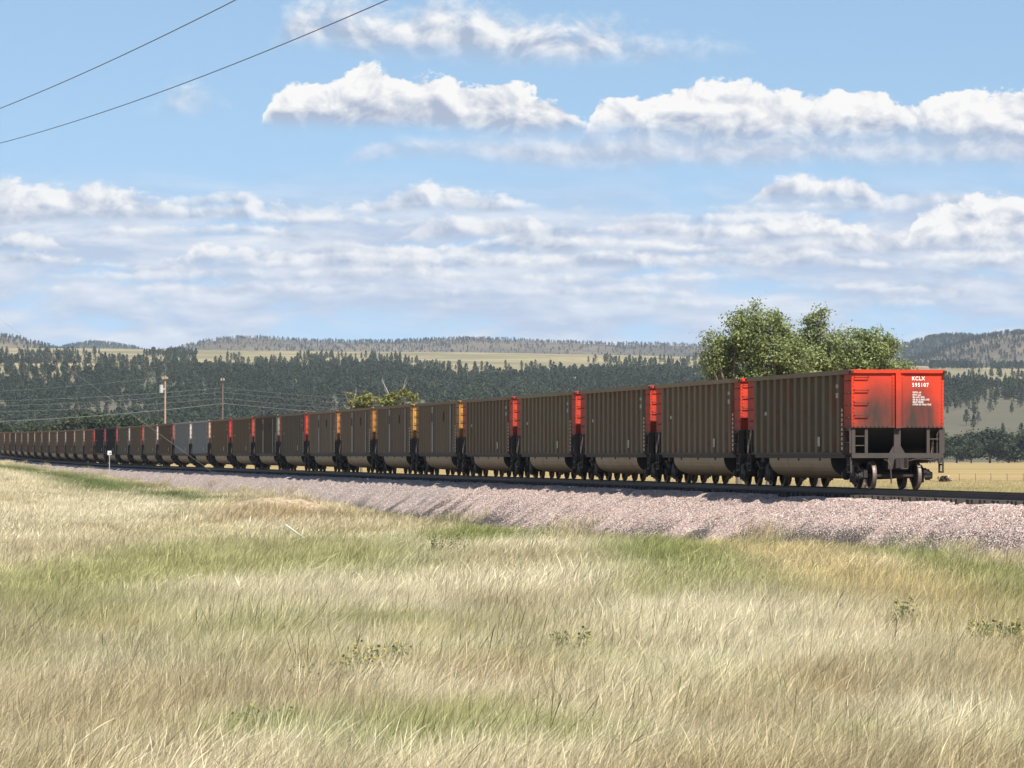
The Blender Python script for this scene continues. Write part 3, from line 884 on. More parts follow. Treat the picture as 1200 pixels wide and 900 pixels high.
    pf = []
    for k in range(17):
        a = math.pi * k / 16
        cx = -math.cos(a); sz = math.sin(a)
        pf.append((1.47 * math.copysign(abs(cx) ** 0.62, cx), ZS - 0.14 - 0.70 * abs(sz) ** 0.85))
    m.prism(pf, 'y', -tb, tb)
    tub = m.build('tub', m_tub, root, smooth=False); color(tub, (0.42, 0.355, 0.27))
    for e in (-1, 1):
        m = MB(); m.prism([(x * 1.004, z - 0.003) for x, z in pf], 'y', min(e * tb + e * 0.002, e * (tb + 0.05)), max(e * tb + e * 0.002, e * (tb + 0.05)))
        m.build('tub_end', m_dark, root)  # blackened plate: the shade on the tub end is put into its colour
    for yy in (-3.0, 0.0, 3.0):
        m = MB(); m.box(-1.50, -1.475, yy - 0.06, yy + 0.06, ZS - 0.22, ZS - 0.14); m.build('tub_bracket', m_post, root)
    # floor and inner partition, so the car is not see-through from above
    m = MB(); m.box(-1.37, 1.37, -LB + 1.0, LB - 1.0, ZS - 0.12, ZS - 0.07); m.build('floor', m_inside, root)
    # trucks
    for e in (-1, 1):
        yc = e * 6.1
        m = MB()
        m.box(-1.16, 1.16, yc - 0.22, yc + 0.22, 0.42, 0.74)
        m.box(-0.30, 0.30, yc - 0.26, yc + 0.26, 0.745, 0.855)
        truck = m.build('bogie', m_truck, root)
        for sx in (-1, 1):
            m = MB()
            pts = [(-1.12, 0.62), (-0.95, 0.70), (-0.70, 0.66), (-0.42, 0.80), (0.42, 0.80), (0.70, 0.66), (0.95, 0.70), (1.12, 0.62), (1.10, 0.38), (0.72, 0.36), (0.50, 0.22), (0.34, 0.16), (-0.34, 0.16), (-0.50, 0.22), (-0.72, 0.36), (-1.10, 0.38)]
            m.prism([(yc + a, b) for a, b in pts], 'x', sx * 0.94, sx * 1.06)
            for q in (-0.30, -0.10, 0.10, 0.30):            # spring nest
                m.tube([(sx * 1.10, yc + q, 0.22), (sx * 1.10, yc + q, 0.44)], 0.075, 8)
            for q in (-0.89, 0.89):                           # bearing adapter and end cap
                m.box(sx * 0.92, sx * 1.14, yc + q - 0.17, yc + q + 0.17, 0.40, 0.66)
                m.lathe_x([(sx * 0.0, 0.16), (sx * 0.14, 0.16), (sx * 0.17, 0.12), (sx * 0.21, 0.12), (sx * 0.22, 0.05)], (sx * 1.06, yc + q, 0.457), 14)
            m.build('side_frame', m_truck, truck)
        for q in (-0.89, 0.89):
            m = MB(); m.lathe_x([(-0.98, 0.075), (-0.72, 0.085), (-0.70, 0.10), (0.70, 0.10), (0.72, 0.085), (0.98, 0.075)], (0, yc + q, 0.457), 12)
            m.build('axle', m_wheel, truck)
            for sx in (-1, 1):
                c = (sx * 0.68, yc + q, 0.457)
                m = MB()
                m.lathe_x([(sx * 0.0, 0.11), (sx * -0.01, 0.20), (sx * 0.035, 0.30), (sx * 0.012, 0.385), (sx * 0.088, 0.385), (sx * 0.072, 0.30), (sx * 0.05, 0.20), (sx * 0.12, 0.14), (sx * 0.12, 0.09)], c, 28)
                w = m.build('wheel', m_wheel, truck, smooth=False)
                m = MB()
                m.lathe_x([(sx * -0.0, 0.386), (sx * -0.002, 0.452), (sx * 0.012, 0.482), (sx * 0.032, 0.476), (sx * 0.042, 0.459), (sx * 0.125, 0.452), (sx * 0.137, 0.440), (sx * 0.137, 0.386)], c, 32, True)
                m.build('wheel_rim', m_tread, truck, smooth=False)
            m = MB()                                           # brake beam between the wheels
            sgn = -1 if q < 0 else 1
            m.tube([(-0.70, yc + q - sgn * 0.55, 0.42), (0, yc + q - sgn * 0.42, 0.40), (0.70, yc + q - sgn * 0.55, 0.42)], 0.05, 6)
            m.build('brake_beam', m_truck, truck)
    return root

def text_part(body, parent, x, z, size, y, name, sx=1.0, mat=None, spacing=1.0):
    cu = bpy.data.curves.new(name, 'FONT'); cu.body = body; cu.size = size; cu.extrude = 0.003
    cu.align_x = 'LEFT'; cu.space_character = spacing; cu.offset = 0.003
    cu.materials.append(mat or m_white)
    tmp = bpy.data.objects.new(name, cu); COL.objects.link(tmp)
    bpy.context.view_layer.update()
    me = bpy.data.meshes.new_from_object(tmp.evaluated_get(bpy.context.evaluated_depsgraph_get()))
    bpy.data.objects.remove(tmp)
    o = link(name, me, parent)
    o.location = (x, y, z); o.rotation_euler = (R(90), 0, 0); o.scale = (sx, 1, 1)
    return o

BROWN = (0.17, 0.145, 0.105)
RED = (0.66, 0.040, 0.012)
# (side colour, paint show-through, end colour, flat sided)
CARS = [
    (BROWN, 0.8, RED, 0, 'dusty brown ribbed coal car with red end lettered in white, last of the train'),
    ((0.165, 0.135, 0.10), 0.9, RED, 0, 'brown ribbed coal car with red end, coupled right behind the white lettered one'),
    ((0.155, 0.13, 0.098), 0.6, (0.57, 0.04, 0.015), 0, 'brown ribbed coal car with red end, third from the white lettered rear car'),
    ((0.15, 0.13, 0.095), 0.7, (0.60, 0.045, 0.02), 0, 'brown ribbed coal car with red end, fourth from the white lettered rear car'),
    ((0.145, 0.12, 0.09), 0.5, (0.56, 0.05, 0.02), 0, 'brown ribbed coal car with red end, coupled behind the nearest yellow ended car'),
    ((0.14, 0.115, 0.085), 0.15, (0.52, 0.24, 0.05), 1, 'brown flat sided coal car with dirty yellow end, nearest of the four yellow ended cars'),
    ((0.145, 0.115, 0.088), 0.1, (0.62, 0.32, 0.06), 1, 'brown flat sided coal car with bright yellow end, second of the four yellow ended cars'),
    ((0.15, 0.12, 0.092), 0.1, (0.50, 0.20, 0.045), 1, 'brown flat sided coal car with orange yellow end, third of the four yellow ended cars'),
    ((0.16, 0.13, 0.10), 0.1, (0.48, 0.21, 0.07), 1, 'brown flat sided coal car with tan yellow end, farthest of the four yellow ended cars'),
    ((0.15, 0.13, 0.105), 0.2, (0.66, 0.05, 0.03), 0, 'brown coal car with bright red end just beyond the four yellow ended cars'),
    ((0.075, 0.058, 0.038), 0.0, (0.26, 0.26, 0.21), 1, 'blackish coal car with pale vertical streaks and grey end'),
    ((0.13, 0.105, 0.075), 0.2, (0.66, 0.055, 0.025), 0, 'brown coal car with bright red end, just beyond the blackish streaked car'),
    ((0.125, 0.10, 0.07), 0.2, (0.62, 0.05, 0.03), 0, 'brown coal car with red end, just short of the two grey cars'),
    ((0.30, 0.31, 0.31), 0.0, (0.62, 0.42, 0.33), 0, 'pale grey coal car with orange stained white end, nearer of the two grey cars'),
    ((0.28, 0.285, 0.28), 0.0, (0.70, 0.68, 0.66), 0, 'pale grey coal car with white end, farther of the two grey cars'),
    ((0.12, 0.095, 0.075), 0.3, (0.50, 0.09, 0.05), 0, 'dark brown coal car with dull red end, just beyond the two grey cars'),
    ((0.16, 0.145, 0.115), 0.0, (0.62, 0.58, 0.52), 0, 'grey brown coal car with whitish end, second beyond the two grey cars'),
    ((0.13, 0.11, 0.085), 0.3, (0.50, 0.07, 0.04), 0, 'brown coal car with dull red end, third beyond the two grey cars'),
    ((0.16, 0.145, 0.12), 0.0, (0.52, 0.50, 0.44), 0, 'grey brown coal car with whitish end, just short of the two black cars'),
    ((0.022, 0.024, 0.026), 0.1, (0.42, 0.045, 0.035), 0, 'black coal car with red end, nearer of the two black cars'),
    ((0.024, 0.027, 0.03), 0.1, (0.42, 0.05, 0.04), 0, 'black coal car with red end, farther of the two black cars'),
    ((0.12, 0.085, 0.07), 0.5, (0.50, 0.06, 0.04), 0, 'reddish brown coal car just beyond the two black cars'),
    ((0.14, 0.125, 0.095), 0.1, (0.40, 0.36, 0.28), 0, 'brown coal car, second beyond the two black cars'),
]
ORD = ['third', 'fourth', 'fifth', 'sixth', 'seventh', 'eighth', 'ninth', 'tenth', 'eleventh', 'twelfth', 'thirteenth']
for i in range(11):
    b = random.uniform(0.85, 1.15)
    CARS.append(((0.135 * b, 0.105 * b, 0.078 * b), random.uniform(0.1, 0.9), random.choice([(0.42, 0.30, 0.2), (0.40, 0.34, 0.27), (0.36, 0.22, 0.15)]), 0,
                 'brown coal car far along the train, %s beyond the two black cars' % ORD[i]))
def build_train():
    protoA = make_car(True); protoB = make_car(False)
    usedA = usedB = False
    for k, (sc, acc, ec, flat, label) in enumerate(CARS):
        if sc[2] < sc[0] * 0.9: j = random.uniform(0.86, 1.14); sc = (sc[0] * 1.42 * j, sc[1] * 1.26 * j, sc[2] * 1.05 * j)      # brown dust
        if flat:
            o = protoB if not usedB else copy_tree(protoB); usedB = True
        else:
            o = protoA if not usedA else copy_tree(protoA); usedA = True
        for ch in o.children:
            n = ch.name.split('.')[0]
            if n == 'side_wall': color(ch, sc, acc)
            elif n == 'top_chord': color(ch, tuple(min(1, v * 1.35 + 0.01) for v in sc), acc * 0.6)
            elif n in ('end_wall', 'centre_post', 'top_flange'): color(ch, ec)
            elif n == 'grab_iron': color(ch, tuple(v * 0.16 for v in ec))
            elif n == 'tub':
                j = random.uniform(0.85, 1.1); color(ch, (0.46 * j, 0.35 * j, 0.235 * j))
        cs = PITCH * k + LH
        a, b = track_pt(cs - 6), track_pt(cs + 6)
        mid = (a + b) / 2
        o.location = (mid.x, mid.y, mid.z)
        o.rotation_euler = (math.asin((b.z - a.z) / 12), 0, TH)
        tag(o, label, 'coal car', 'coal cars coupled in the train')
    return protoA
last_car = build_train()

def build_lettering(car):
    y = -LH - 0.004
    end = [c for c in car.children if c.name.split('.')[0] == 'end_wall'][0]
    text_part('KCLX', end, 0.47, 3.535, 0.172, y, 'lettering', 0.92, spacing=1.12)
    text_part('595107', end, 0.48, 3.325, 0.175, y, 'lettering', 0.86, spacing=1.26)
    m = MB()
    rr = random.Random(4)
    # six small stencilled lines, too small in the photograph to read
    for i, words in enumerate([[7, 3], [6, 4], [3, 4, 1, 5], [3, 3, 2, 5, 5], [6, 7], [7, 3, 6, 5]]):
        xx = 0.50; z0 = 3.115 - i * 0.078
        for w in words:
            for _ in range(w):
                k = rr.random()
                m.box(xx, xx + 0.007, y - 0.002, y + 0.002, z0, z0 + 0.052)
                if k < 0.7: m.box(xx + 0.0072, xx + 0.021, y - 0.002, y + 0.002, z0 + 0.042, z0 + 0.052)
                if k > 0.3: m.box(xx + 0.0072, xx + 0.021, y - 0.002, y + 0.002, z0, z0 + 0.010)
                if 0.2 < k < 0.8: m.box(xx + 0.0072, xx + 0.018, y - 0.002, y + 0.002, z0 + 0.021, z0 + 0.031)
                xx += 0.0265
            xx += 0.021
    m.build('stencil_lines', m_white, end, recalc=False)
build_lettering(last_car)

# ------------------------------------------------------------------ grass
def blades(n, rad, hmin, hmax, w, seed, lean=0.52, heads=0.3, gauss=True):
    r = np.random.default_rng(seed)
    if gauss:
        bx, by = r.normal(0, rad * 0.55, n), r.normal(0, rad * 0.55, n)
    else:
        q = np.sqrt(r.random(n)) * rad; t = r.uniform(0, 6.28, n); bx, by = q * np.cos(t), q * np.sin(t)
    h = r.uniform(hmin, hmax, n) * np.where(r.random(n) < 0.3, 0.6, 1.0)
    la = r.normal(0.0, 0.8, n); lm = np.clip(r.normal(lean, 0.26, n), -0.1, 1.1)
    lx, ly = np.cos(la) * lm, np.sin(la) * lm
    fa = r.uniform(0, math.pi, n)
    ww = w * r.uniform(0.6, 1.3, n)
    hd = r.random(n) < heads
    sh = np.clip(r.normal(0.5, 0.42, n), 0, 1)
    V = []; S = []
    for t, k in ((0.0, 1.0), (0.35, 0.95), (0.72, 0.7), (0.86, 0.55), (1.0, 0.12)):
        cx = bx + lx * h * t ** 1.7; cy = by + ly * h * t ** 1.7
        cz = h * t * (1 - 0.22 * lm * t)
        kk = np.where(hd & (t > 0.6) & (t < 0.95), 1.45, k) * ww * 0.5
        for sg in (-1, 1):
            V.append(np.stack([cx + sg * np.cos(fa) * kk, cy + sg * np.sin(fa) * kk, cz - (0.05 if t == 0 else 0)], 1))
            S.append(np.clip(sh + np.where(hd & (t > 0.6), 0.35, 0.0), 0, 1))
    V = np.stack(V, 1); S = np.stack(S, 1)          # n x 10 x 3
    f = []
    base = np.arange(n) * 10
    for i in range(4):
        f.append(np.stack([base + 2 * i, base + 2 * i + 1, base + 2 * i + 3, base + 2 * i + 2], 1))
    return V.reshape(-1, 3), np.concatenate(f), S.ravel()

m_blade = leaf_mat('dry_grass_blade', (0.42, 0.41, 0.34), (1.12, 1.09, 1.03), tone=True, transl=0.30, rough=0.55)

def blade_protos(kind, n, rad, hmin, hmax, w, k, **kw):
    out = []
    for i in range(k):
        V, Fc, S = blades(n, rad, hmin, hmax, w, 900 + i * 7 + int(w * 1e4), **kw)
        me = np_mesh(kind, V, Fc, m_blade, smooth=True); set_shade(me, S)
        out.append(bpy.data.objects.new(kind, me))
    return out

STRAW = np.array([0.60, 0.52, 0.345]); PALE = np.array([0.80, 0.73, 0.545]); GREEN = np.array([0.27, 0.31, 0.10])
OLIVE = np.array([0.45, 0.44, 0.21]); BROWN_G = np.array([0.42, 0.31, 0.17]); DARKG = np.array([0.13, 0.18, 0.06]); GOLD = np.array([0.62, 0.51, 0.28])

def gpt(px, py, z=0.45):
    g = 0.1
    for _ in range(12):
        Y = (CAMZ - z - g) * F / (py - 532); X = (px - 600) / F * Y
        g = 0.5 * g + 0.5 * float(height(np.array([X]), np.array([Y]))[0])
    return X, Y
# named patches of the meadow, each at its own place on the ground: (x, y, half width, half depth, colour)
PATCHES = []
for px, py, wpx, hpx, c in [(800, 655, 95, 16, GREEN), (560, 632, 60, 12, GREEN), (1115, 712, 95, 34, GREEN * 0.9), (1180, 690, 60, 30, GREEN), (470, 885, 90, 22, GREEN * 1.25), (1010, 872, 70, 20, OLIVE * 0.8), (120, 700, 90, 20, OLIVE * 0.8), (370, 672, 120, 16, GREEN * 1.15), (1150, 655, 70, 14, OLIVE), (940, 660, 90, 20, GOLD), (760, 690, 60, 18, OLIVE),
                            (170, 668, 130, 28, OLIVE), (360, 655, 130, 22, OLIVE * 0.95), (90, 650, 60, 22, STRAW), (430, 738, 110, 12, OLIVE * 0.95), (280, 760, 80, 16, OLIVE), (130, 600, 120, 16, PALE * 0.95),
                            (520, 850, 110, 26, OLIVE * 1.05), (650, 880, 80, 26, OLIVE * 1.1), (300, 865, 70, 22, GREEN * 1.2), (560, 632, 70, 12, GREEN), (150, 690, 150, 20, OLIVE * 1.05), (1000, 640, 60, 12, GOLD), (960, 815, 50, 16, BROWN_G * 1.15), (540, 800, 50, 12, BROWN_G * 1.2), (120, 820, 90, 18, STRAW),
                            (560, 690, 150, 18, PALE), (330, 700, 160, 20, PALE), (860, 740, 200, 26, PALE), (520, 815, 160, 14, PALE), (1090, 850, 110, 30, PALE * 0.95), (1050, 640, 60, 10, BROWN_G)]:
    x, y = gpt(px, py, 0.3); hw = wpx / F * y; _, y1 = gpt(px, py - hpx, 0.3); PATCHES.append((x, y, hw, max(y1 - y, 1.5), c))

def meadow_tone(X, Y):
    n = len(X); s, d = track_sd(X, Y)
    a = fbm(X / 2.6 + 11, Y / 5.5, 4)[:, None]; b = fbm(X / 6 + 31, Y / 14 + 5, 3)[:, None]; c = fbm(X / 1.1 + 3, Y / 2.2 + 8, 3)[:, None]
    t = STRAW * (1 - sst(a, 0.42, 0.62)) + PALE * sst(a, 0.42, 0.62)
    g = sst(b, 0.54, 0.70) * 0.45; t = t * (1 - g) + OLIVE * 1.1 * g
    g = sst(fbm(X / 1.5 + 60, Y / 3 + 20, 3), 0.54, 0.68)[:, None] * 0.35; t = t * (1 - g) + np.array([0.38, 0.385, 0.22]) * g
    g = sst(c, 0.60, 0.74) * 0.4; t = t * (1 - g) + BROWN_G * g
    for (x, y, hw, hd, col) in PATCHES:
        q = np.exp(-(((X - x) / hw) ** 2 + ((Y - y) / hd) ** 2) ** 1.3) * (0.72 + 0.8 * (c[:, 0] - 0.3))
        q = np.clip(q * 1.15, 0, 0.95)[:, None]; t = t * (1 - q) + col * q
    q = (sst(Y, 250, 330) * sst(d, 10, 14))[:, None] * 0.6; t = t * (1 - q) + PALE * q
    # weedy green strip along the foot of the embankment
    toe = 2.4 + 1.7 * (crest(s) - height(X, Y))
    q = np.exp(-((d - toe - np.interp(s, [80, 180, 400], [1.4, 5.0, 4.0])) / np.interp(s, [80, 180], [1.4, 3.6])) ** 2) * sst(s, 40, 110) * (1 - sst(s, 400, 470)) * sst(fbm(s / 9, d / 4, 3), 0.33, 0.46)
    q = np.clip(q * 1.1, 0, 0.95)[:, None]; t = t * (1 - q) + DARKG * 1.1 * q
    q = (np.exp(-((d - toe - 0.2) / 1.0) ** 2) * (1 - sst(s, 40, 90)) * sst(fbm(s / 4 + 9, d / 2, 3), 0.50, 0.6))[:, None] * 0.8
    t = t * (1 - q) + DARKG * 1.5 * q
    # foot of the mound is rusty brown
    q = np.exp(-((X - MOUND[0] - 0.3) / 3.2) ** 2 - ((Y - MOUND[1] + 9) / 7) ** 2)[:, None] * 0.6
    t = t * (1 - q) + BROWN_G * q
    # sandy pale grass on the bank at the far left
    return t * np.clip(rng.normal(0.97, 0.19, (n, 1)), 0.5, 1.3)

def wedge(y0, y1, dens, px0=-130, px1=1330, cap=60000):
    """random ground points, uniform per square metre, inside the wedge the lens sees plus a margin"""
    area = 0.5 * (px1 - px0) / F * (y1 ** 2 - y0 ** 2)
    n = min(int(area * dens), cap)
    Y = np.sqrt(rng.uniform(y0 ** 2, y1 ** 2, n)); u = rng.uniform(px0, px1, n)
    return (u - 600) / F * Y, Y

def build_grass():
    near = blade_protos('grass_tuft', 330, 0.60, 0.32, 0.74, 0.0034, 6)
    mid = blade_protos('grass_tuft', 240, 0.70, 0.32, 0.72, 0.0056, 6)
    far = blade_protos('grass_tuft', 150, 0.80, 0.32, 0.64, 0.012, 5)
    stalk = blade_protos('grass_tuft', 26, 0.5, 0.55, 0.95, 0.006, 2, lean=0.18, heads=1.0)
    for p in stalk: p.data.attributes['shade'].data.foreach_set('value', np.clip(np.random.default_rng(1).normal(0.1, 0.3, len(p.data.vertices)), 0, 1).astype(np.float32))
    protos = near + mid + far + stalk
    for i, p in enumerate(protos): p.name = 'grass_tuft_%02d' % i
    P, I, Sc = [], [], []
    for (y0, y1, dens, lo, hi) in ((38, 85, 8.0, 0, 6), (85, 150, 5.5, 6, 12), (150, 310, 3.2, 12, 17), (310, 640, 1.1, 12, 17)):
        X, Y = wedge(y0, y1, dens)
        s, d = track_sd(X, Y)
        z = height(X, Y)
        toe_gap = z - ballast_z(s, np.abs(d)); zb = np.where(d < 8, np.maximum(z, ballast_z(s, np.abs(d))), z)
        creep = -0.06 - 0.75 * sst(fbm(s / 5 + 40, d / 3, 3), 0.48, 0.66)
        ok = (d > 2.6) & ((toe_gap > creep) | (d > 8)) & ((toe_gap > -0.06) | (d > 8) | (rng.random(len(X)) < 0.35)) & (rng.random(len(X)) > bare_mask(X, Y) * 1.6)
        ok &= ~((toe_gap < 0.12) & (d < 8) & (rng.random(len(X)) < 0.5))
        X, Y, z = X[ok], Y[ok], zb[ok]
        P.append(np.stack([X, Y, z - 0.02], 1)); I.append(np.where(rng.random(len(X)) < (0.07 if y0 < 140 else 0.0), rng.integers(17, 19, len(X)), rng.integers(lo, hi, len(X))))
        big = fbm(X / 2.0 + 70, Y / 3.0, 3)
        Sc.append(rng.uniform(0.75, 1.1, len(X)) * (0.62 + 0.75 * big))
    P = np.concatenate(P); I = np.concatenate(I); Sc = np.concatenate(Sc)
    tone = meadow_tone(P[:, 0], P[:, 1])
    wind = (fbm(P[:, 0] / 4, P[:, 1] / 8, 2) - 0.5) * 0.9
    rot = np.stack([rng.normal(0, 0.12, len(P)), rng.normal(0.06, 0.15, len(P)) + 0.25 * wind, rng.normal(0, 0.65, len(P))], 1)
    o = scatter('meadow_grass', P, rot, Sc, I, tone, protos)
    tag(o, 'tall dry straw coloured prairie grass leaning in the wind before the railway', 'grass', kind='stuff')
    # the pasture on the far side of the track
    X, Y = wedge(140, 480, 1.1, -100, 1330)
    s, d = track_sd(X, Y)
    ok = d < -5.2; X, Y = X[ok], Y[ok]
    n = len(X)
    g = fbm(X / 12, Y / 30, 3)[:, None]
    k = (sst(g, 0.30, 0.5) * (1 - sst(Y, 300, 430))[:, None])
    tone = GOLD * 0.9 * (1 - k) + OLIVE * 0.8 * k
    farp = []
    for i, p in enumerate(far):
        q = bpy.data.objects.new('pasture_tuft_%02d' % i, p.data); farp.append(q)
    o = scatter('pasture_grass', np.stack([X, Y, height(X, Y) - 0.02], 1), np.stack([rng.normal(0, 0.1, n), rng.normal(0.1, 0.1, n), rng.normal(0, 0.5, n)], 1),
                rng.uniform(0.5, 0.9, n), rng.integers(0, 4, n), tone * rng.uniform(0.8, 1.1, (n, 1)), farp)
    tag(o, 'golden and green pasture grass on the flat field beyond the railway', 'grass', kind='stuff')
build_grass()

# ------------------------------------------------------------------ trees
m_bark = simple_mat('grey_bark', (0.16, 0.13, 0.10), 0.9, 0, 0.35, 5.0, 0.4)
m_bare = simple_mat('bleached_branch', (0.36, 0.33, 0.29), 0.9, 0, 0.2, 3.0)

def quads(C, Nrm, size, r, aspect=0.6):
    """leaf quads centred on C with normals Nrm"""
    n = len(C)
    t = r.normal(size=(n, 3)); t -= Nrm * np.sum(t * Nrm, 1, keepdims=True); t /= np.linalg.norm(t, axis=1, keepdims=True) + 1e-9
    b = np.cross(Nrm, t)
    s = size[:, None] * 0.5
    V = np.stack([C - t * s, C - b * s * aspect + t * s * 0.1, C + t * s, C + b * s * aspect + t * s * 0.1], 1).reshape(-1, 3)
    return V, np.arange(4 * n).reshape(n, 4)

def leafy_crown(lobes, per_m3, leaf, seed, nleaf=16, crad=0.34, flat=0.75):
    """lobes: (x, y, z, rx, rz). Leaves sit in small sprays spread through each lobe, thinner towards its edge."""
    r = np.random.default_rng(seed)
    C = []; S = []
    for (x, y, z, rx, rz) in lobes:
        nc = max(8, int(per_m3 * rx * rx * rz * 4.19))
        p = r.normal(size=(nc, 3)); p /= np.linalg.norm(p, axis=1)[:, None]
        q = r.random(nc) ** 0.42 * np.where(r.random(nc) < 0.07, 1.2, 1.0)
        p = p * q[:, None] * np.array([rx, rx, rz]) + np.array([x, y, z])
        # hollows: drop sprays where a coarse noise is low
        k = fbm(p[:, 0] / 0.9 + seed, p[:, 2] / 0.9 + p[:, 1] * 0.5, 3)
        if rx > 0.5: p = p[k > 0.385]
        sh = np.clip(r.normal(0.5, 0.22, len(p)), 0, 1)
        for c, s in zip(p, sh):
            m = r.integers(int(nleaf * 0.6), int(nleaf * 1.4) + 1)
            C.append(c + r.normal(size=(m, 3)) * crad * np.array([1, 1, flat]) * r.uniform(0.6, 1.3)); S.append(np.clip(s + r.normal(0, 0.14, m), 0, 1))
    C = np.concatenate(C); S = np.concatenate(S)
    N = r.normal(size=C.shape) + np.array([0, 0, 0.8]); N /= np.linalg.norm(N, axis=1)[:, None]
    V, Fc = quads(C, N, leaf * r.uniform(0.7, 1.3, len(C)), r)
    return V, Fc, np.repeat(S, 4)

def limb_mesh(base_r, lobes, seed, trunks=((0, 0),), fork=0.35, n=8):
    r = random.Random(seed); m = MB()
    for (tx, ty) in trunks:
        near = sorted(lobes, key=lambda L: abs(L[0] - tx * 2.5))[:max(3, len(lobes) // len(trunks) + 1)]
        top = max(L[2] for L in near)
        cx = sum(L[0] for L in near) / len(near); cy = sum(L[1] for L in near) / len(near)
        f = Vector((tx + (cx - tx) * 0.4, ty + (cy - ty) * 0.4, top * fork))
        m.tube([(tx, ty, -0.3), (tx + (f.x - tx) * 0.4, ty + (f.y - ty) * 0.4, f.z * 0.55), tuple(f)], base_r, n, base_r * 0.72)
        for L in near:
            e = Vector(L[:3]); mid = f.lerp(e, 0.5) + Vector((r.uniform(-.3, .3), r.uniform(-.3, .3), r.uniform(0.1, 0.5)))
            m.tube([tuple(f), tuple(mid), tuple(e)], base_r * 0.55, 6, base_r * 0.16)
            for _ in range(6):
                a = Vector((r.gauss(0, 1), r.gauss(0, 1), r.gauss(0.3, 0.8))).normalized()
                st = mid.lerp(e, r.uniform(0.2, 1.0)); en = e + Vector((a.x * L[3], a.y * L[3], a.z * L[4])) * r.uniform(0.7, 1.05)
                m.tube([tuple(st), tuple(st.lerp(en, 0.5) + Vector((0, 0, 0.15))), tuple(en)], base_r * 0.13, 4, base_r * 0.03)
    return m

def near_tree(name, base, lobes_px, Y, mat, seed, label, cat, group=None, per=24.0, leaf=0.18, base_r=0.26, trunks=((0, 0),), nleaf=20, crad=0.25):
    g = Vector(base)
    root = empty(name, g)
    r = random.Random(seed)
    lobes = []
    for (px, py, rp) in lobes_px:
        p = at(px, py, Y); rad = rp / F * Y
        lobes.append((p.x - g.x, r.uniform(-0.7, 0.7) * rad * 1.6, p.z - g.z, rad, rad * 0.95))
    V, Fc, S = leafy_crown(lobes, per, leaf, seed, nleaf, crad)
    me = np_mesh('crown', V, Fc, mat, smooth=False); set_shade(me, S); link('crown', me, root)
    limb_mesh(base_r, lobes, seed, trunks).build('trunk', m_bark, root)
    return tag(root, label, cat, group)

m_leafA = leaf_mat('cottonwood_leaf', (0.105, 0.135, 0.048), (0.33, 0.37, 0.155), transl=0.35, rough=0.55)
m_leafY = leaf_mat('willow_leaf', (0.10, 0.115, 0.028), (0.25, 0.235, 0.07), transl=0.30)
m_leafD = leaf_mat('dark_leaf', (0.020, 0.030, 0.016), (0.055, 0.07, 0.03), transl=0.15)  # cloud shadow on the distant field-edge trees is put into this colour

def G(px, Y):
    X = (px - 600) / F * Y
    return (X, Y, float(height(np.array([X]), np.array([Y]))[0]))

YB = 262
gb = 'leafy green trees just behind the nearest coal cars'
near_tree('broadleaf_tree', G(882, YB), [(834, 398, 11), (838, 422, 17), (862, 380, 13), (872, 369, 10), (888, 362, 8), (886, 380, 16), (905, 376, 13), (912, 394, 17), (880, 402, 24), (905, 416, 24), (858, 408, 20), (925, 404, 14), (852, 440, 22), (890, 445, 28), (925, 440, 22), (829, 412, 9), (842, 408, 12), (898, 372, 11), (918, 386, 13), (932, 398, 13), (938, 420, 16), (870, 392, 16)],
          YB, m_leafA, 3, 'tall wide crowned green tree behind the gap between the two rearmost coal cars', 'tree', gb, trunks=((-0.8, 0.2), (0.9, -0.2)), base_r=0.22)
near_tree('broadleaf_tree', G(958, YB + 5), [(958, 372, 10), (950, 385, 14), (970, 384, 14), (946, 404, 16), (966, 406, 20), (984, 404, 13), (950, 424, 18), (972, 430, 20), (960, 448, 24), (963, 366, 6), (942, 392, 12), (978, 392, 12), (936, 410, 14), (990, 420, 14)],
          YB + 5, m_leafA, 5, 'middle green tree with narrow pointed crown rising above the rearmost coal car', 'tree', gb, base_r=0.18)
near_tree('broadleaf_tree', G(1012, YB - 3), [(996, 394, 11), (1010, 390, 9), (1024, 394, 11), (1040, 398, 9), (1000, 412, 16), (1022, 412, 17), (1040, 414, 12), (1010, 432, 20), (1034, 432, 15), (1048, 402, 5), (1044, 428, 9), (988, 404, 13), (1012, 400, 14), (1034, 404, 13), (996, 424, 16)],
          YB - 3, m_leafA, 8, 'lower green tree with rounded crown above the red end of the rearmost coal car', 'tree', gb, base_r=0.18)
near_tree('bush', G(1062, YB - 6), [(1056, 430, 9), (1064, 434, 8), (1058, 444, 10), (1068, 446, 7), (1062, 462, 12), (1060, 485, 13)],
          YB - 6, m_leafA, 12, 'small green bush top showing over the red end wall of the last car', 'bush', None, base_r=0.07)
YW = 430
near_tree('willow', G(424, YW), [(404, 459, 6), (416, 456, 7), (428, 462, 8), (412, 468, 9), (424, 472, 10), (434, 470, 6), (420, 484, 12), (424, 500, 12)], YW, m_leafY, 21, 'yellow green willow behind the train, left of the dead grey branches', 'tree', 'yellow green willows behind the train', per=9.0, leaf=0.34, base_r=0.16)
near_tree('willow', G(462, YW + 6), [(450, 468, 6), (458, 464, 6), (466, 468, 7), (476, 462, 7), (483, 466, 5), (454, 478, 9), (472, 478, 10), (462, 492, 12)], YW + 6, m_leafY, 23, 'yellow green willow behind the train, under the dead grey branches', 'tree', 'yellow green willows behind the train', per=9.0, leaf=0.34, base_r=0.16)

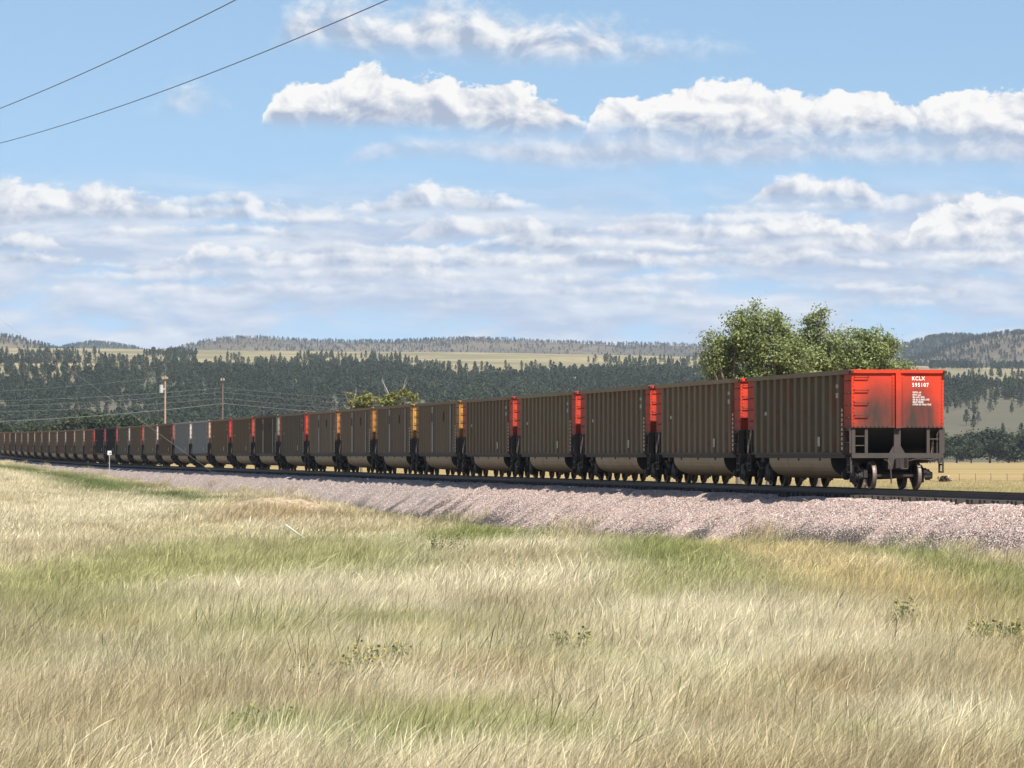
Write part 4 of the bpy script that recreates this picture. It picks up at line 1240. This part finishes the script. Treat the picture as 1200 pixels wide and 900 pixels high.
def bare_tree(px, ptop, Y, seed, label, spread):
    b = Vector(G(px, Y)); r = random.Random(seed)
    top = at(px, ptop, Y) - b
    m = MB()
    def br(p, d, ln, rad, dep):
        q = p + d * ln
        m.tube([tuple(p), tuple(p.lerp(q, 0.5) + Vector((r.uniform(-.06, .06), r.uniform(-.06, .06), 0)) * ln), tuple(q)], rad, 5, rad * 0.6)
        if dep == 0: return
        for _ in range(3):
            dd = (d + Vector((r.uniform(-1, 1) * spread, r.uniform(-1, 1) * spread, r.uniform(0, .4)))).normalized()
            br(p.lerp(q, r.uniform(0.6, 1.0)), dd, ln * r.uniform(0.3, 0.5), rad * 0.5, dep - 1)
    br(Vector((0, 0, -0.2)), Vector((0.03, 0, 1)), top.z * 0.66, 0.08, 3)
    o = m.build('dead_tree', m_bare); o.location = b
    tag(o, label, 'tree', 'dead grey trees behind the train')
bare_tree(460, 437, YW + 14, 3, 'dead bleached tree standing between the two yellow green willows', 0.5)
bare_tree(497, 458, YW + 4, 9, 'low dead bleached tree right of the yellow green willows', 0.8)

# rows of dark trees further off: a few shapes, each tree a thing with crown and trunk
def far_tree_protos(n, H, W, seed, leaf, mat):
    out = []
    for i in range(n):
        r = random.Random(seed + i)
        lobes = []
        for k in range(9):
            a = r.uniform(0, 6.28); q = r.uniform(0.1, 0.33) * W
            z = H * r.uniform(0.22, 0.80)
            lobes.append((q * math.cos(a), q * math.sin(a), z, W * r.uniform(0.17, 0.26), H * r.uniform(0.12, 0.2)))
        lobes.append((0, 0, H * 0.78, W * 0.2, H * 0.19))
        V, Fc, S = leafy_crown(lobes, 1.3, leaf, seed + i, 12, 0.7)
        me = np_mesh('crown', V, Fc, mat, smooth=False); set_shade(me, S)
        tr = limb_mesh(0.35, lobes, seed + i, n=6).mesh('trunk', m_bark)
        out.append((me, tr))
    return out
def place_far(protos, k, name, px, ptop, Y, label, group, wide=1.0, H=12.0):
    b = G(px, Y); hgt = (CAMZ + (532 - ptop) / F * Y) - b[2]
    root = empty(name, b, random.uniform(0, 6.28)); sc = hgt / H
    root.scale = (sc * wide, sc * wide, sc)
    me, tr = protos[k % len(protos)]
    link('crown', me, root); link('trunk', tr, root)
    return tag(root, label, 'tree', group)

dk = far_tree_protos(4, 12.0, 12.0, 70, 0.8, m_leafD)
for i, (px, pt, wd) in enumerate([(1080, 510, 1.3), (1102, 507, 1.3), (1121, 509, 1.2), (1138, 512, 1.1), (1160, 501, 1.4), (1182, 510, 1.3), (1203, 504, 1.4), (1232, 507, 1.4), (1262, 509, 1.3)]):
    lab = ['dark tree at the field edge, half hidden behind the last car', 'dark tree at the field edge beside the red end of the last car', 'rounded dark tree second in the row beside the last car', 'small dark tree in the gap of the distant row at right',
           'largest rounded dark tree in the distant row at right', 'low dark tree just right of the largest tree in the distant row', 'dark tree at the right border of the photo in the distant row', 'dark tree out at the end of the distant row', 'dark tree farthest out in the distant row'][i]
    place_far(dk, i, 'dark_tree', px, pt, 1480 + 25 * (i % 3), lab, 'dark trees along the far field edge', wd)
for i, (px, pt, wd) in enumerate([(4, 496, 0.8), (20, 498, 0.8), (38, 493, 0.9), (66, 492, 0.9), (80, 489, 1.0), (97, 484, 1.1), (118, 481, 1.2), (137, 484, 1.1), (155, 487, 1.0), (172, 491, 0.9)]):
    lab = ['dark tree above the far end of the train at the left border', 'small dark tree second from the left border above the train', 'dark tree third from the left border above the train', 'dark tree left of the tall dark clump above the train', 'dark tree on the left flank of the tall dark clump',
           'tall dark tree in the clump above the far cars', 'tallest dark tree in the clump above the two black cars', 'dark tree right of the tallest one above the black cars', 'dark tree near the right end of the dark clump', 'low dark tree next to the lighter utility pole'][i]
    place_far(dk, i + 1, 'dark_tree', px, pt, 860 + 20 * (i % 4), lab, 'dark trees above the far end of the train', wd)

# ------------------------------------------------------------------ pine woods
m_pine = leaf_mat('pine_needles_far', (0.55, 0.58, 0.55), (1.0, 1.0, 1.0), tone=True, transl=0.05)
m_pineI = leaf_mat('pine_needles', (0.020, 0.030, 0.017), (0.042, 0.056, 0.030), transl=0.05)
m_ptrunk = simple_mat('pine_bark', (0.13, 0.085, 0.06), 0.9)
def pine_mesh(seed, mat, n=240, H=9.5):
    r = np.random.default_rng(seed)
    lo = r.uniform(0.08, 0.26)
    t = lo + (1 - lo) * r.random(n) ** 0.9
    W = r.uniform(2.3, 3.5)
    env = W * np.clip(((1 - t) / (1 - lo)), 0, 1) ** 0.48 * np.clip((t - lo) / 0.15 + 0.3, 0, 1)
    a = r.uniform(0, 6.28, n); lob = 0.85 + 0.2 * np.sin(a * r.integers(2, 4) + r.uniform(0, 6))
    q = env * np.sqrt(r.random(n)) * lob * r.uniform(0.85, 1.2, n)
    lean = r.normal(0, 0.25, 2)
    C = np.stack([q * np.cos(a) + lean[0] * t, q * np.sin(a) + lean[1] * t, t * H], 1)
    N = np.stack([np.cos(a) * 0.5, np.sin(a) * 0.5, np.full(n, 0.8)], 1) + r.normal(0, 0.6, (n, 3)); N /= np.linalg.norm(N, axis=1)[:, None]
    V, Fc = quads(C, N, r.uniform(0.55, 1.15, n) * (240 / n) ** 0.4, r, 0.9)
    S = np.repeat(np.clip(r.normal(0.5, 0.28, n), 0, 1), 4)
    # trunk as three-sided taper of quads
    k = len(V)
    tv = []
    for j in range(4):
        an = j * math.pi / 2; tv += [(0.22 * math.cos(an), 0.22 * math.sin(an), -0.6), (0.06 * math.cos(an), 0.06 * math.sin(an), H * 0.9)]
    tf = [(k + 2 * j, k + (2 * j + 2) % 8, k + (2 * j + 3) % 8, k + 2 * j + 1) for j in range(4)]
    V = np.concatenate([V, np.array(tv)]); nq = len(Fc); Fc = np.concatenate([Fc, np.array(tf)])
    me = np_mesh('pine_tree', V, Fc, mat, smooth=False)
    me.materials.append(m_ptrunk)
    mi = np.zeros(len(me.polygons), dtype=np.int32); mi[nq:] = 1; me.polygons.foreach_set('material_index', mi)
    set_shade(me, np.concatenate([S, np.full(8, 0.5)]))
    return me

def pix(X, Y, Z): return 600 + F * X / Y, 532 - F * (Z - CAMZ) / Y

def build_pines():
    n = 135000
    Y = np.sqrt(rng.uniform(1640 ** 2, 4650 ** 2, n)); u = rng.uniform(-160, 1360, n); X = (u - 600) / F * Y
    Z = hillside(X, Y); px, py = pix(X, Y, Z)
    top = np.interp(px, [-200, 0, 60, 110, 160, 200, 300, 400, 470, 500, 560, 620, 690, 760, 850, 1060, 1110, 1135, 1165, 1200, 1400],
                    [452, 452, 448, 441, 440, 436, 433, 433, 435, 443, 449, 445, 438, 437, 437, 452, 455, 452, 456, 456, 458])
    bot = np.interp(px, [-200, 1040, 1075, 1110, 1140, 1170, 1210, 1400], [540, 540, 486, 477, 474, 468, 468, 470])
    c = fbm(X / 45, Y / 300, 4)
    dens = sst(py + (0.5 - c) * 12, top - 5, top + 7) * (1 - sst(py + (0.5 - c) * 8, bot - 9, bot + 9))
    dens = dens * np.where(c < 0.37, 0.25, 1.0)
    # thin out near the foot of the hill on the left, where pale soil shows
    dens = dens * np.where((py > 478) & (px < 420) & (c < 0.47), 0.35, 1.0)
    edge = (py > top - 14) & (py <= top + 2)
    lone = np.where(edge & (c > 0.50), 0.05, 0.0)
    lone = np.maximum(lone, np.where((px < 230) & (py > 416) & (py < top), 0.10 * (c > 0.42), 0))
    lone = np.maximum(lone, np.where((px > 1090) & (py >= bot), 0.02, 0.0))
    lone = np.maximum(lone, np.where((px > 1090) & (py > 426) & (py < 433), 0.30 * (c > 0.40), 0.0))
    keep = rng.random(n) < np.maximum(dens * 0.78, lone)
    X, Y, Z, px, py = X[keep], Y[keep], Z[keep], px[keep], py[keep]
    sc = rng.uniform(0.45, 0.86, len(X)) * np.where(rng.random(len(X)) < 0.12, 1.2, 1.0)
    # the 300 that show largest and stand in view: individuals
    vis = (px > 0) & (px < 1200) & (py < np.interp(px, [0, 200, 400, 600, 800, 1000, 1100, 1110, 1200], [500, 493, 474, 462, 445, 430, 428, 520, 520]))
    vis &= ~((px > 815) & (px < 1066))
    order = np.argsort(-(sc / Y) * vis)[:300]
    ind = np.zeros(len(X), bool); ind[order] = True
    meshes = [pine_mesh(200 + i, m_pineI) for i in range(6)]
    first = []
    for me in meshes:
        first.append(me)
    for j, i in enumerate(order):
        o = link('pine_tree', first[j % 6])
        o.location = (X[i], Y[i], Z[i]); o.scale = (sc[i],) * 3; o.rotation_euler = (0, 0, random.uniform(0, 6.28))
        tag(o, 'dark green pine tree on the wooded hillside behind the train', 'pine tree', 'pine trees on the wooded hillside')
    r = ~ind; m = int(r.sum())
    protos = []
    for i in range(6): protos.append(bpy.data.objects.new('far_pine_%02d' % i, pine_mesh(300 + i, m_pine)))
    tone = np.array([0.052, 0.064, 0.036]) * (rng.uniform(0.6, 1.4, (m, 1)) * (0.7 + 0.6 * fbm(X[r] / 60, Y[r] / 300, 3))[:, None]) + rng.normal(0, 0.002, (m, 3))
    o = scatter('pine_forest', np.stack([X[r], Y[r], Z[r]], 1), np.stack([np.zeros(m), np.zeros(m), rng.uniform(0, 6.28, m)], 1), sc[r], rng.integers(0, 6, m), np.clip(tone, 0.005, 1), protos)
    tag(o, 'dark pine forest covering the long hillside behind the train', 'forest', kind='stuff')

    # sparse burnt woods on the distant ridges
    P, S2, T2 = [], [], []
    for (Yc, dep, qx, qy, fz), cnt, dens_mid, hgt in zip(RIDGES, (15000, 5000, 3000, 6500, 9000), (0.36, 1.0, 0.3, 1.0, 0.34), (0.75, 0.8, 0.8, 0.85, 0.8)):
        x0 = (max(qx[0], -160) - 600) / F * Yc; x1 = (min(qx[-1], 1360) - 600) / F * Yc
        X = rng.uniform(x0, x1, cnt); Y = rng.uniform(Yc - dep * 0.97, Yc + 40, cnt)
        t = (Y - (Yc - dep)) / dep
        c = fbm(X / 240 + Yc, Y / 240, 4)
        k = rng.random(cnt) < np.where(t > 0.86, 0.65, np.where(c > 0.52, 0.95, 1.0) * np.where(c > 0.56, 1.0, dens_mid))
        X, Y = X[k], Y[k]
        P.append(np.stack([X, Y, fz(X, Y) - 0.5], 1)); S2.append(rng.uniform(0.55, 1.1, len(X)) * hgt)
    P = np.concatenate(P); S2 = np.concatenate(S2); m = len(P)
    protos2 = [bpy.data.objects.new('ridge_pine_%02d' % i, pine_mesh(330 + i, m_pine, 60)) for i in range(4)]
    tone = np.array([0.040, 0.050, 0.034]) * rng.uniform(0.7, 1.3, (m, 1))
    o = scatter('ridge_pines', P, np.stack([np.zeros(m), np.zeros(m), rng.uniform(0, 6.28, m)], 1), S2, rng.integers(0, 4, m), tone, protos2)
    tag(o, 'sparse dark pines scattered over the distant ridges on the skyline', 'forest', kind='stuff')
build_pines()

# ------------------------------------------------------------------ poles and wires
m_pole = simple_mat('pole_wood', (0.30, 0.21, 0.14), 0.85, 0, 0.25, 2.0)
m_poled = simple_mat('pole_wood_dark', (0.14, 0.105, 0.085), 0.85, 0, 0.25, 2.0)
m_wire = simple_mat('aluminium_wire', (0.25, 0.25, 0.24), 0.6, 0.2, 0.05)
m_wired = simple_mat('weathered_wire', (0.10, 0.10, 0.11), 0.6, 0.2, 0.05)
m_guy = simple_mat('guy_strand', (0.17, 0.17, 0.165), 0.6, 0.1, 0.05)
m_ins = simple_mat('insulator', (0.35, 0.33, 0.30), 0.3)
m_can = simple_mat('transformer_grey', (0.36, 0.36, 0.35), 0.6)

def pole(px, ptop, Y, mat, label, rad=0.16, arms=(), can=False):
    b = Vector(G(px, Y)); H = (CAMZ + (532 - ptop) / F * Y) - b.z
    root = empty('utility_pole', b)
    m = MB(); m.tube([(0, 0, -0.3), (0, 0, H * 0.5), (0, 0, H)], rad, 10, rad * 0.66); m.build('shaft', mat, root)
    for z, w in arms:
        m = MB(); m.box(-w, w, -rad - 0.12, -rad + 0.0, H - z - 0.045, H - z + 0.045); arm = m.build('crossarm', mat, root)
        m = MB()
        for xx in (-w + 0.1, -w * 0.4, w * 0.4, w - 0.1): m.tube([(xx, -rad - 0.06, H - z + 0.046), (xx, -rad - 0.06, H - z + 0.22)], 0.05, 6, 0.035)
        m.build('insulator', m_ins, arm)
    if can:
        m = MB(); m.tube([(-0.42, -0.1, H - 1.95), (-0.42, -0.1, H - 1.85), (-0.42, -0.1, H - 1.15), (-0.42, -0.1, H - 1.05)], 0.23, 12)
        m.box(-0.2, 0.0, -0.15, -0.05, H - 1.6, H - 1.45); m.build('transformer', m_can, root)
    tag(root, label, 'utility pole', 'utility poles behind the train')
    return b + Vector((0, 0, H))
p1 = pole(193.5, 440, 480, m_pole, 'light wooden utility pole with white transformer above the train', 0.15, ((0.35, 0.38),), True)
p2 = pole(261, 442, 445, m_poled, 'thin dark wooden utility pole right of the one with the transformer', 0.10, ((0.35, 0.26),))

def wire(a, b, sag, r, label, mat, n=24):
    a, b = Vector(a), Vector(b)
    pts = [tuple(a.lerp(b, t / n) - Vector((0, 0, 4 * sag * (t / n) * (1 - t / n))) - a) for t in range(n + 1)]
    m = MB(); m.tube(pts, r, 5); o = m.build('overhead_wire', mat, smooth=True); o.location = a
    tag(o, label, 'wire', 'overhead wires')
def pp(px, py, Y): return at(px, py, Y)
wire(pp(-330, 462, 420), pp(192, 441.5, 479.6), 0.9, 0.008, 'top wire running left from the pole with the transformer', m_wire)
names = ['upper', 'second', 'third']
for i, (yl, ym, yr) in enumerate(((463, 454.3, 468), (470, 459.5, 475), (477, 466.5, 482))):
    wire(pp(-330, yl, 420), pp(260, ym, 444.7), 1.0, 0.008, '%s thin wire running left from the dark thin pole' % names[i], m_wire)
    wire(pp(262, ym, 444.7), pp(820, yr, 520), 1.2, 0.008, '%s thin wire running right from the dark thin pole' % names[i], m_wire)
wire(pp(-330, 492, 420), pp(260, 472.8, 444.7), 1.1, 0.016, 'thicker lowest wire running left from the dark thin pole', m_wire)
wire(pp(262, 472.8, 444.7), pp(700, 500, 520), 0.4, 0.016, 'thicker lowest wire sloping right from the dark thin pole', m_wire)

# the near line: a pole out of the frame at left with two wires overhead and a guy wire down to the meadow
pb = Vector(((-170 - 600) / F * 150, 150.0, 0)); pb.z = float(height(np.array([pb.x]), np.array([pb.y]))[0])
ld = Vector((36.2, -130, 0)).normalized(); perp = Vector((ld.y, -ld.x, 0))
def near_pole(b, H, label):
    root = empty('utility_pole', b, math.atan2(perp.y, perp.x))
    m = MB(); m.tube([(0, 0, -0.3), (0, 0, H * 0.5), (0, 0, H)], 0.18, 12, 0.12); m.build('shaft', m_pole, root)
    m = MB(); m.box(-1.7, 1.7, -0.26, -0.14, H - 0.50, H - 0.38); arm = m.build('crossarm', m_pole, root)
    m = MB()
    for xx in (-1.6, 1.2): m.tube([(xx, -0.2, H - 0.379), (xx, -0.2, H - 0.16)], 0.06, 8, 0.04)
    m.build('insulator', m_ins, arm)
    tag(root, label, 'utility pole')
zt = 14.0
near_pole(pb, zt - pb.z, 'tall wooden utility pole at the left of the meadow carrying the near wires')
e2 = pb + Vector((36.2, -130, 0)); e2.z = float(height(np.array([e2.x]), np.array([e2.y]))[0])
near_pole(e2, zt - e2.z, 'wooden utility pole beside the camera carrying the near wires')
for off, lab in ((1.2, 'lower of the two dark power lines crossing the sky at upper left'), (-1.6, 'upper of the two dark power lines crossing the sky at upper left')):
    a = Vector((pb.x, pb.y, zt - 0.16)) - perp * off * -1.0; b = Vector((e2.x, e2.y, zt - 0.16)) - perp * off * -1.0
    wire(a, b, 1.55, 0.011, lab, m_wired, 60)
ga = at(378, 646, 148)
gp = Vector((pb.x, pb.y, 12.0))
gv = ga - gp; gv.normalize()
m = MB(); m.tube([(0, 0, 0), tuple(ga + gv * 0.6 - gp)], 0.0036, 6); o = m.build('guy_wire', m_guy); o.location = gp
tag(o, 'thin steel guy wire slanting down across the train into the meadow', 'guy wire')
m = MB(); m.tube([(0, 0, 0), tuple(-gv * 1.62)], 0.026, 8); o = m.build('guy_guard', simple_mat('guard_plastic', (0.42, 0.48, 0.40), 0.5)); o.location = ga + gv * 0.02
tag(o, 'pale plastic guard tube on the guy wire standing in the grass', 'guy guard')

# ------------------------------------------------------------------ small things
def small_things():
    # milepost sign
    sp = track_pt(283, 4.1); zz = float(ballast_z(np.array([283.0]), np.array([4.1]))[0])
    root = empty('trackside_sign', (sp.x, sp.y, zz), TH + 0.10)
    H = (CAMZ + (532 - 528.3) / F * sp.y) - zz
    m = MB(); m.box(-0.035, 0.035, -0.02, 0.02, -0.3, H - 0.05); m.build('post', simple_mat('sign_post', (0.30, 0.27, 0.25), 0.6), root)
    m = MB(); m.box(-0.19, 0.19, -0.034, -0.022, H - 0.40, H); pl = m.build('plate', simple_mat('sign_white', (0.60, 0.60, 0.60), 0.5, 0, 0.03), root)
    m = MB(); m.box(-0.02, 0.08, -0.040, -0.036, H - 0.33, H - 0.20); m.box(0.09, 0.13, -0.040, -0.036, H - 0.33, H - 0.13); m.build('mark', m_frame, pl)
    tag(root, 'small white square sign on a thin post beside the far ballast', 'sign')
    # piece of old tie lying on the ballast at right
    s, d = -30.4, 1.75
    p = track_pt(s, d); z = float(ballast_z(np.array([s]), np.array([d]))[0])
    m = MB(); m.box(-0.75, 0.75, -0.10, 0.10, -0.06, 0.10); m.box(0.2, 0.72, -0.075, 0.085, 0.101, 0.13)
    o = m.build('broken_tie', simple_mat('old_tie_brown', (0.15, 0.075, 0.05), 0.9, 0, 0.35, 6.0, 0.4)); o.location = (p.x, p.y, z + 0.03); o.rotation_euler = (0.05, -0.06, 0.28)
    tag(o, 'broken reddish brown tie lying on the ballast beside the rail', 'railroad tie')
    # small brown lump and white post in the pasture
    b = Vector(G(1107, 430))
    r = np.random.default_rng(5)
    V, Fc, S = leafy_crown([(0, 0, 0.35, 0.34, 0.30), (0.22, 0, 0.3, 0.25, 0.26), (-0.24, 0.05, 0.28, 0.24, 0.25)], 200, 0.16, 5, 14, 0.10)
    me = np_mesh('brown_shrub', V, Fc, leaf_mat('brown_shrub_leaf', (0.045, 0.03, 0.02), (0.10, 0.068, 0.045)), smooth=False); set_shade(me, S)
    o = link('brown_shrub', me); o.location = b + Vector((0, 0, 0.18)); o.scale = (1.3, 1.3, 1.2); tag(o, 'small round brown shrub in the pasture just right of the last wheel', 'shrub')
    m = MB(); m.tube([(0, 0, -0.1), (0.0, 0, 0.35), (0.03, 0, 0.95)], 0.05, 6)
    o = m.build('field_post', simple_mat('white_post', (0.75, 0.73, 0.70), 0.6)); o.location = G(1111.5, 450); tag(o, 'short white post next to the brown shrub in the pasture', 'post')
    # pasture fence posts
    mp = simple_mat('fence_wood', (0.17, 0.13, 0.10), 0.9)
    for i, px in enumerate((1124, 1143, 1161, 1180, 1199)):
        m = MB(); m.tube([(0, 0, -0.2), (0.02, 0, 0.6), (0.0, 0.02, 1.15)], 0.045, 6, 0.04)
        o = m.build('fence_post', mp); o.location = G(px, 455 - i * 2)
        tag(o, ['thin fence post in the pasture, closest to the white post', 'thin fence post in the pasture, second from the white post', 'thin fence post in the pasture, middle one of five', 'thin fence post in the pasture, fourth from the white post', 'thin fence post in the pasture at the right border'][i], 'fence post', 'fence posts in the pasture')

    # flowering weeds
    ml = leaf_mat('weed_leaf', (0.055, 0.075, 0.025), (0.13, 0.15, 0.05), transl=0.2)
    mf = simple_mat('yellow_petal', (0.40, 0.33, 0.07), 0.7, 0, 0.3)
    mst = simple_mat('weed_stem', (0.16, 0.15, 0.06), 0.8)
    def weed(px, py, hgt, ns, spread, label, seed, flowers=0.45, name='sunflower_weed', group='yellow flowered weeds in the meadow'):
        X, Y = gpt(px, py, 0.0); z = float(height(np.array([X]), np.array([Y]))[0])
        root = empty(name, (X, Y, z)); r = random.Random(seed); q = np.random.default_rng(seed)
        ms, mfl = MB(), MB(); C = []; Sz = []
        for k in range(ns):
            bx, by = r.gauss(0, spread * 0.4), r.gauss(0, spread * 0.4); h = hgt * r.uniform(0.7, 1.05)
            tx, ty = bx + r.uniform(-.12, .22), by + r.uniform(-.12, .12)
            path = [Vector((bx, by, -0.05)), Vector((bx * 1.05, by, h * 0.5)), Vector((tx, ty, h))]
            ms.tube(path, 0.008, 5, 0.004)
            for j in range(60):
                t = 0.25 + 0.75 * r.random(); c = path[0].lerp(path[2], t)
                C.append((c.x + r.gauss(0, 0.055), c.y + r.gauss(0, 0.055), c.z + r.gauss(0, 0.02))); Sz.append(r.uniform(0.035, 0.07))
            for j in range(3):
                if r.random() < flowers:
                    fx, fy, fz = tx + r.gauss(0, 0.07), ty + r.gauss(0, 0.07), h - r.uniform(-0.02, 0.18)
                    n = 10; vs = [(fx, fy - 0.012, fz)] + [(fx + (0.026 if i % 2 else 0.014) * math.cos(i * 6.283 / n), fy - 0.004, fz + (0.026 if i % 2 else 0.014) * math.sin(i * 6.283 / n)) for i in range(n)]
                    mfl.add(vs, [(0, 1 + i, 1 + (i + 1) % n) for i in range(n)])
        ms.build('stem', mst, root, recalc=False)
        C = np.array(C); N = q.normal(size=C.shape) + np.array([0, -0.3, 0.7]); N /= np.linalg.norm(N, axis=1)[:, None]
        V, Fc = quads(C, N, np.array(Sz), q, 0.7); me = np_mesh('leaf', V, Fc, ml, smooth=False); set_shade(me, np.repeat(q.random(len(C)), 4)); link('leaf', me, root)
        if mfl.v: mfl.build('flower', mf, root, recalc=False)
        tag(root, label, 'weed', group)
    weed(1142, 788, 0.80, 11, 0.45, 'bushy yellow flowered weed at the right, tallest of the group', 1)
    weed(1180, 790, 0.76, 11, 0.45, 'bushy dark green weed by the right border, with few yellow flowers', 2, 0.4)
    weed(1055, 752, 0.70, 4, 0.35, 'small yellow flowered weed left of the bushy ones at right', 3, 0.3)
    weed(405, 832, 0.74, 6, 0.30, 'leafy green weed with yellow heads amid the straw grass left of centre', 4, 0.6)
    weed(430, 828, 0.80, 6, 0.22, 'taller leafy weed beside another in the straw grass left of centre', 5, 0.6)
    weed(473, 824, 0.78, 4, 0.12, 'single slim dark weed stalk right of the leafy pair', 6, 0.3)
    weed(660, 800, 0.78, 6, 0.28, 'thin green weed in pale grass just right of centre', 7, 0.3)
    weed(355, 836, 0.62, 5, 0.30, 'low green weed left of the leafy pair', 8, 0.2)
    weed(315, 894, 0.60, 6, 0.30, 'low dark green weed near the bottom of the meadow', 9, 0.1)
    weed(522, 668, 1.0, 9, 0.7, 'dark green leafy weed at the meadow edge below the ballast', 10, 0.0)
    # grey sage clumps on the bank at far left
    msg = leaf_mat('sage_leaf', (0.11, 0.115, 0.085), (0.24, 0.235, 0.18))
    for i, (px, py, w, lab) in enumerate(((9, 562, 0.75, 'rounded grey sagebrush on the sandy bank at the left border'), (75, 752, 0.4, 'low grey sagebrush in the grass at lower left'))):
        X, Y = gpt(px, py + (6 if i == 0 else 14), 0.0)
        V, Fc, S = leafy_crown([(r_ * w * 0.5, 0.1 * r_, 0.32 * w, 0.42 * w, 0.40 * w) for r_ in (-1, 0, 1)], 22 / w, 0.10, 40 + i, 14, 0.12)
        me = np_mesh('sagebrush', V, Fc, msg, smooth=False); set_shade(me, S); o = link('sagebrush', me); o.location = (X, Y, float(height(np.array([X]), np.array([Y]))[0]))
        tag(o, lab, 'sagebrush')
small_things()

# ------------------------------------------------------------------ air
def build_haze():
    m = bpy.data.materials.new('air'); m.use_nodes = True
    nt = m.node_tree; nt.nodes.clear()
    out = nt.nodes.new('ShaderNodeOutputMaterial'); v = nt.nodes.new('ShaderNodeVolumePrincipled')
    v.inputs['Color'].default_value = (0.72, 0.84, 1.0, 1); v.inputs['Density'].default_value = HAZE
    v.inputs['Anisotropy'].default_value = 0.0
    nt.links.new(v.outputs[0], out.inputs['Volume'])
    m.cycles.homogeneous_volume = True if hasattr(m.cycles, 'homogeneous_volume') else None
    mb = MB(); mb.box(-9600, 9600, -500, 16600, -12, 330)
    o = mb.build('haze', m); tag(o, kind='stuff')
HAZE = 3.5e-5
build_haze()
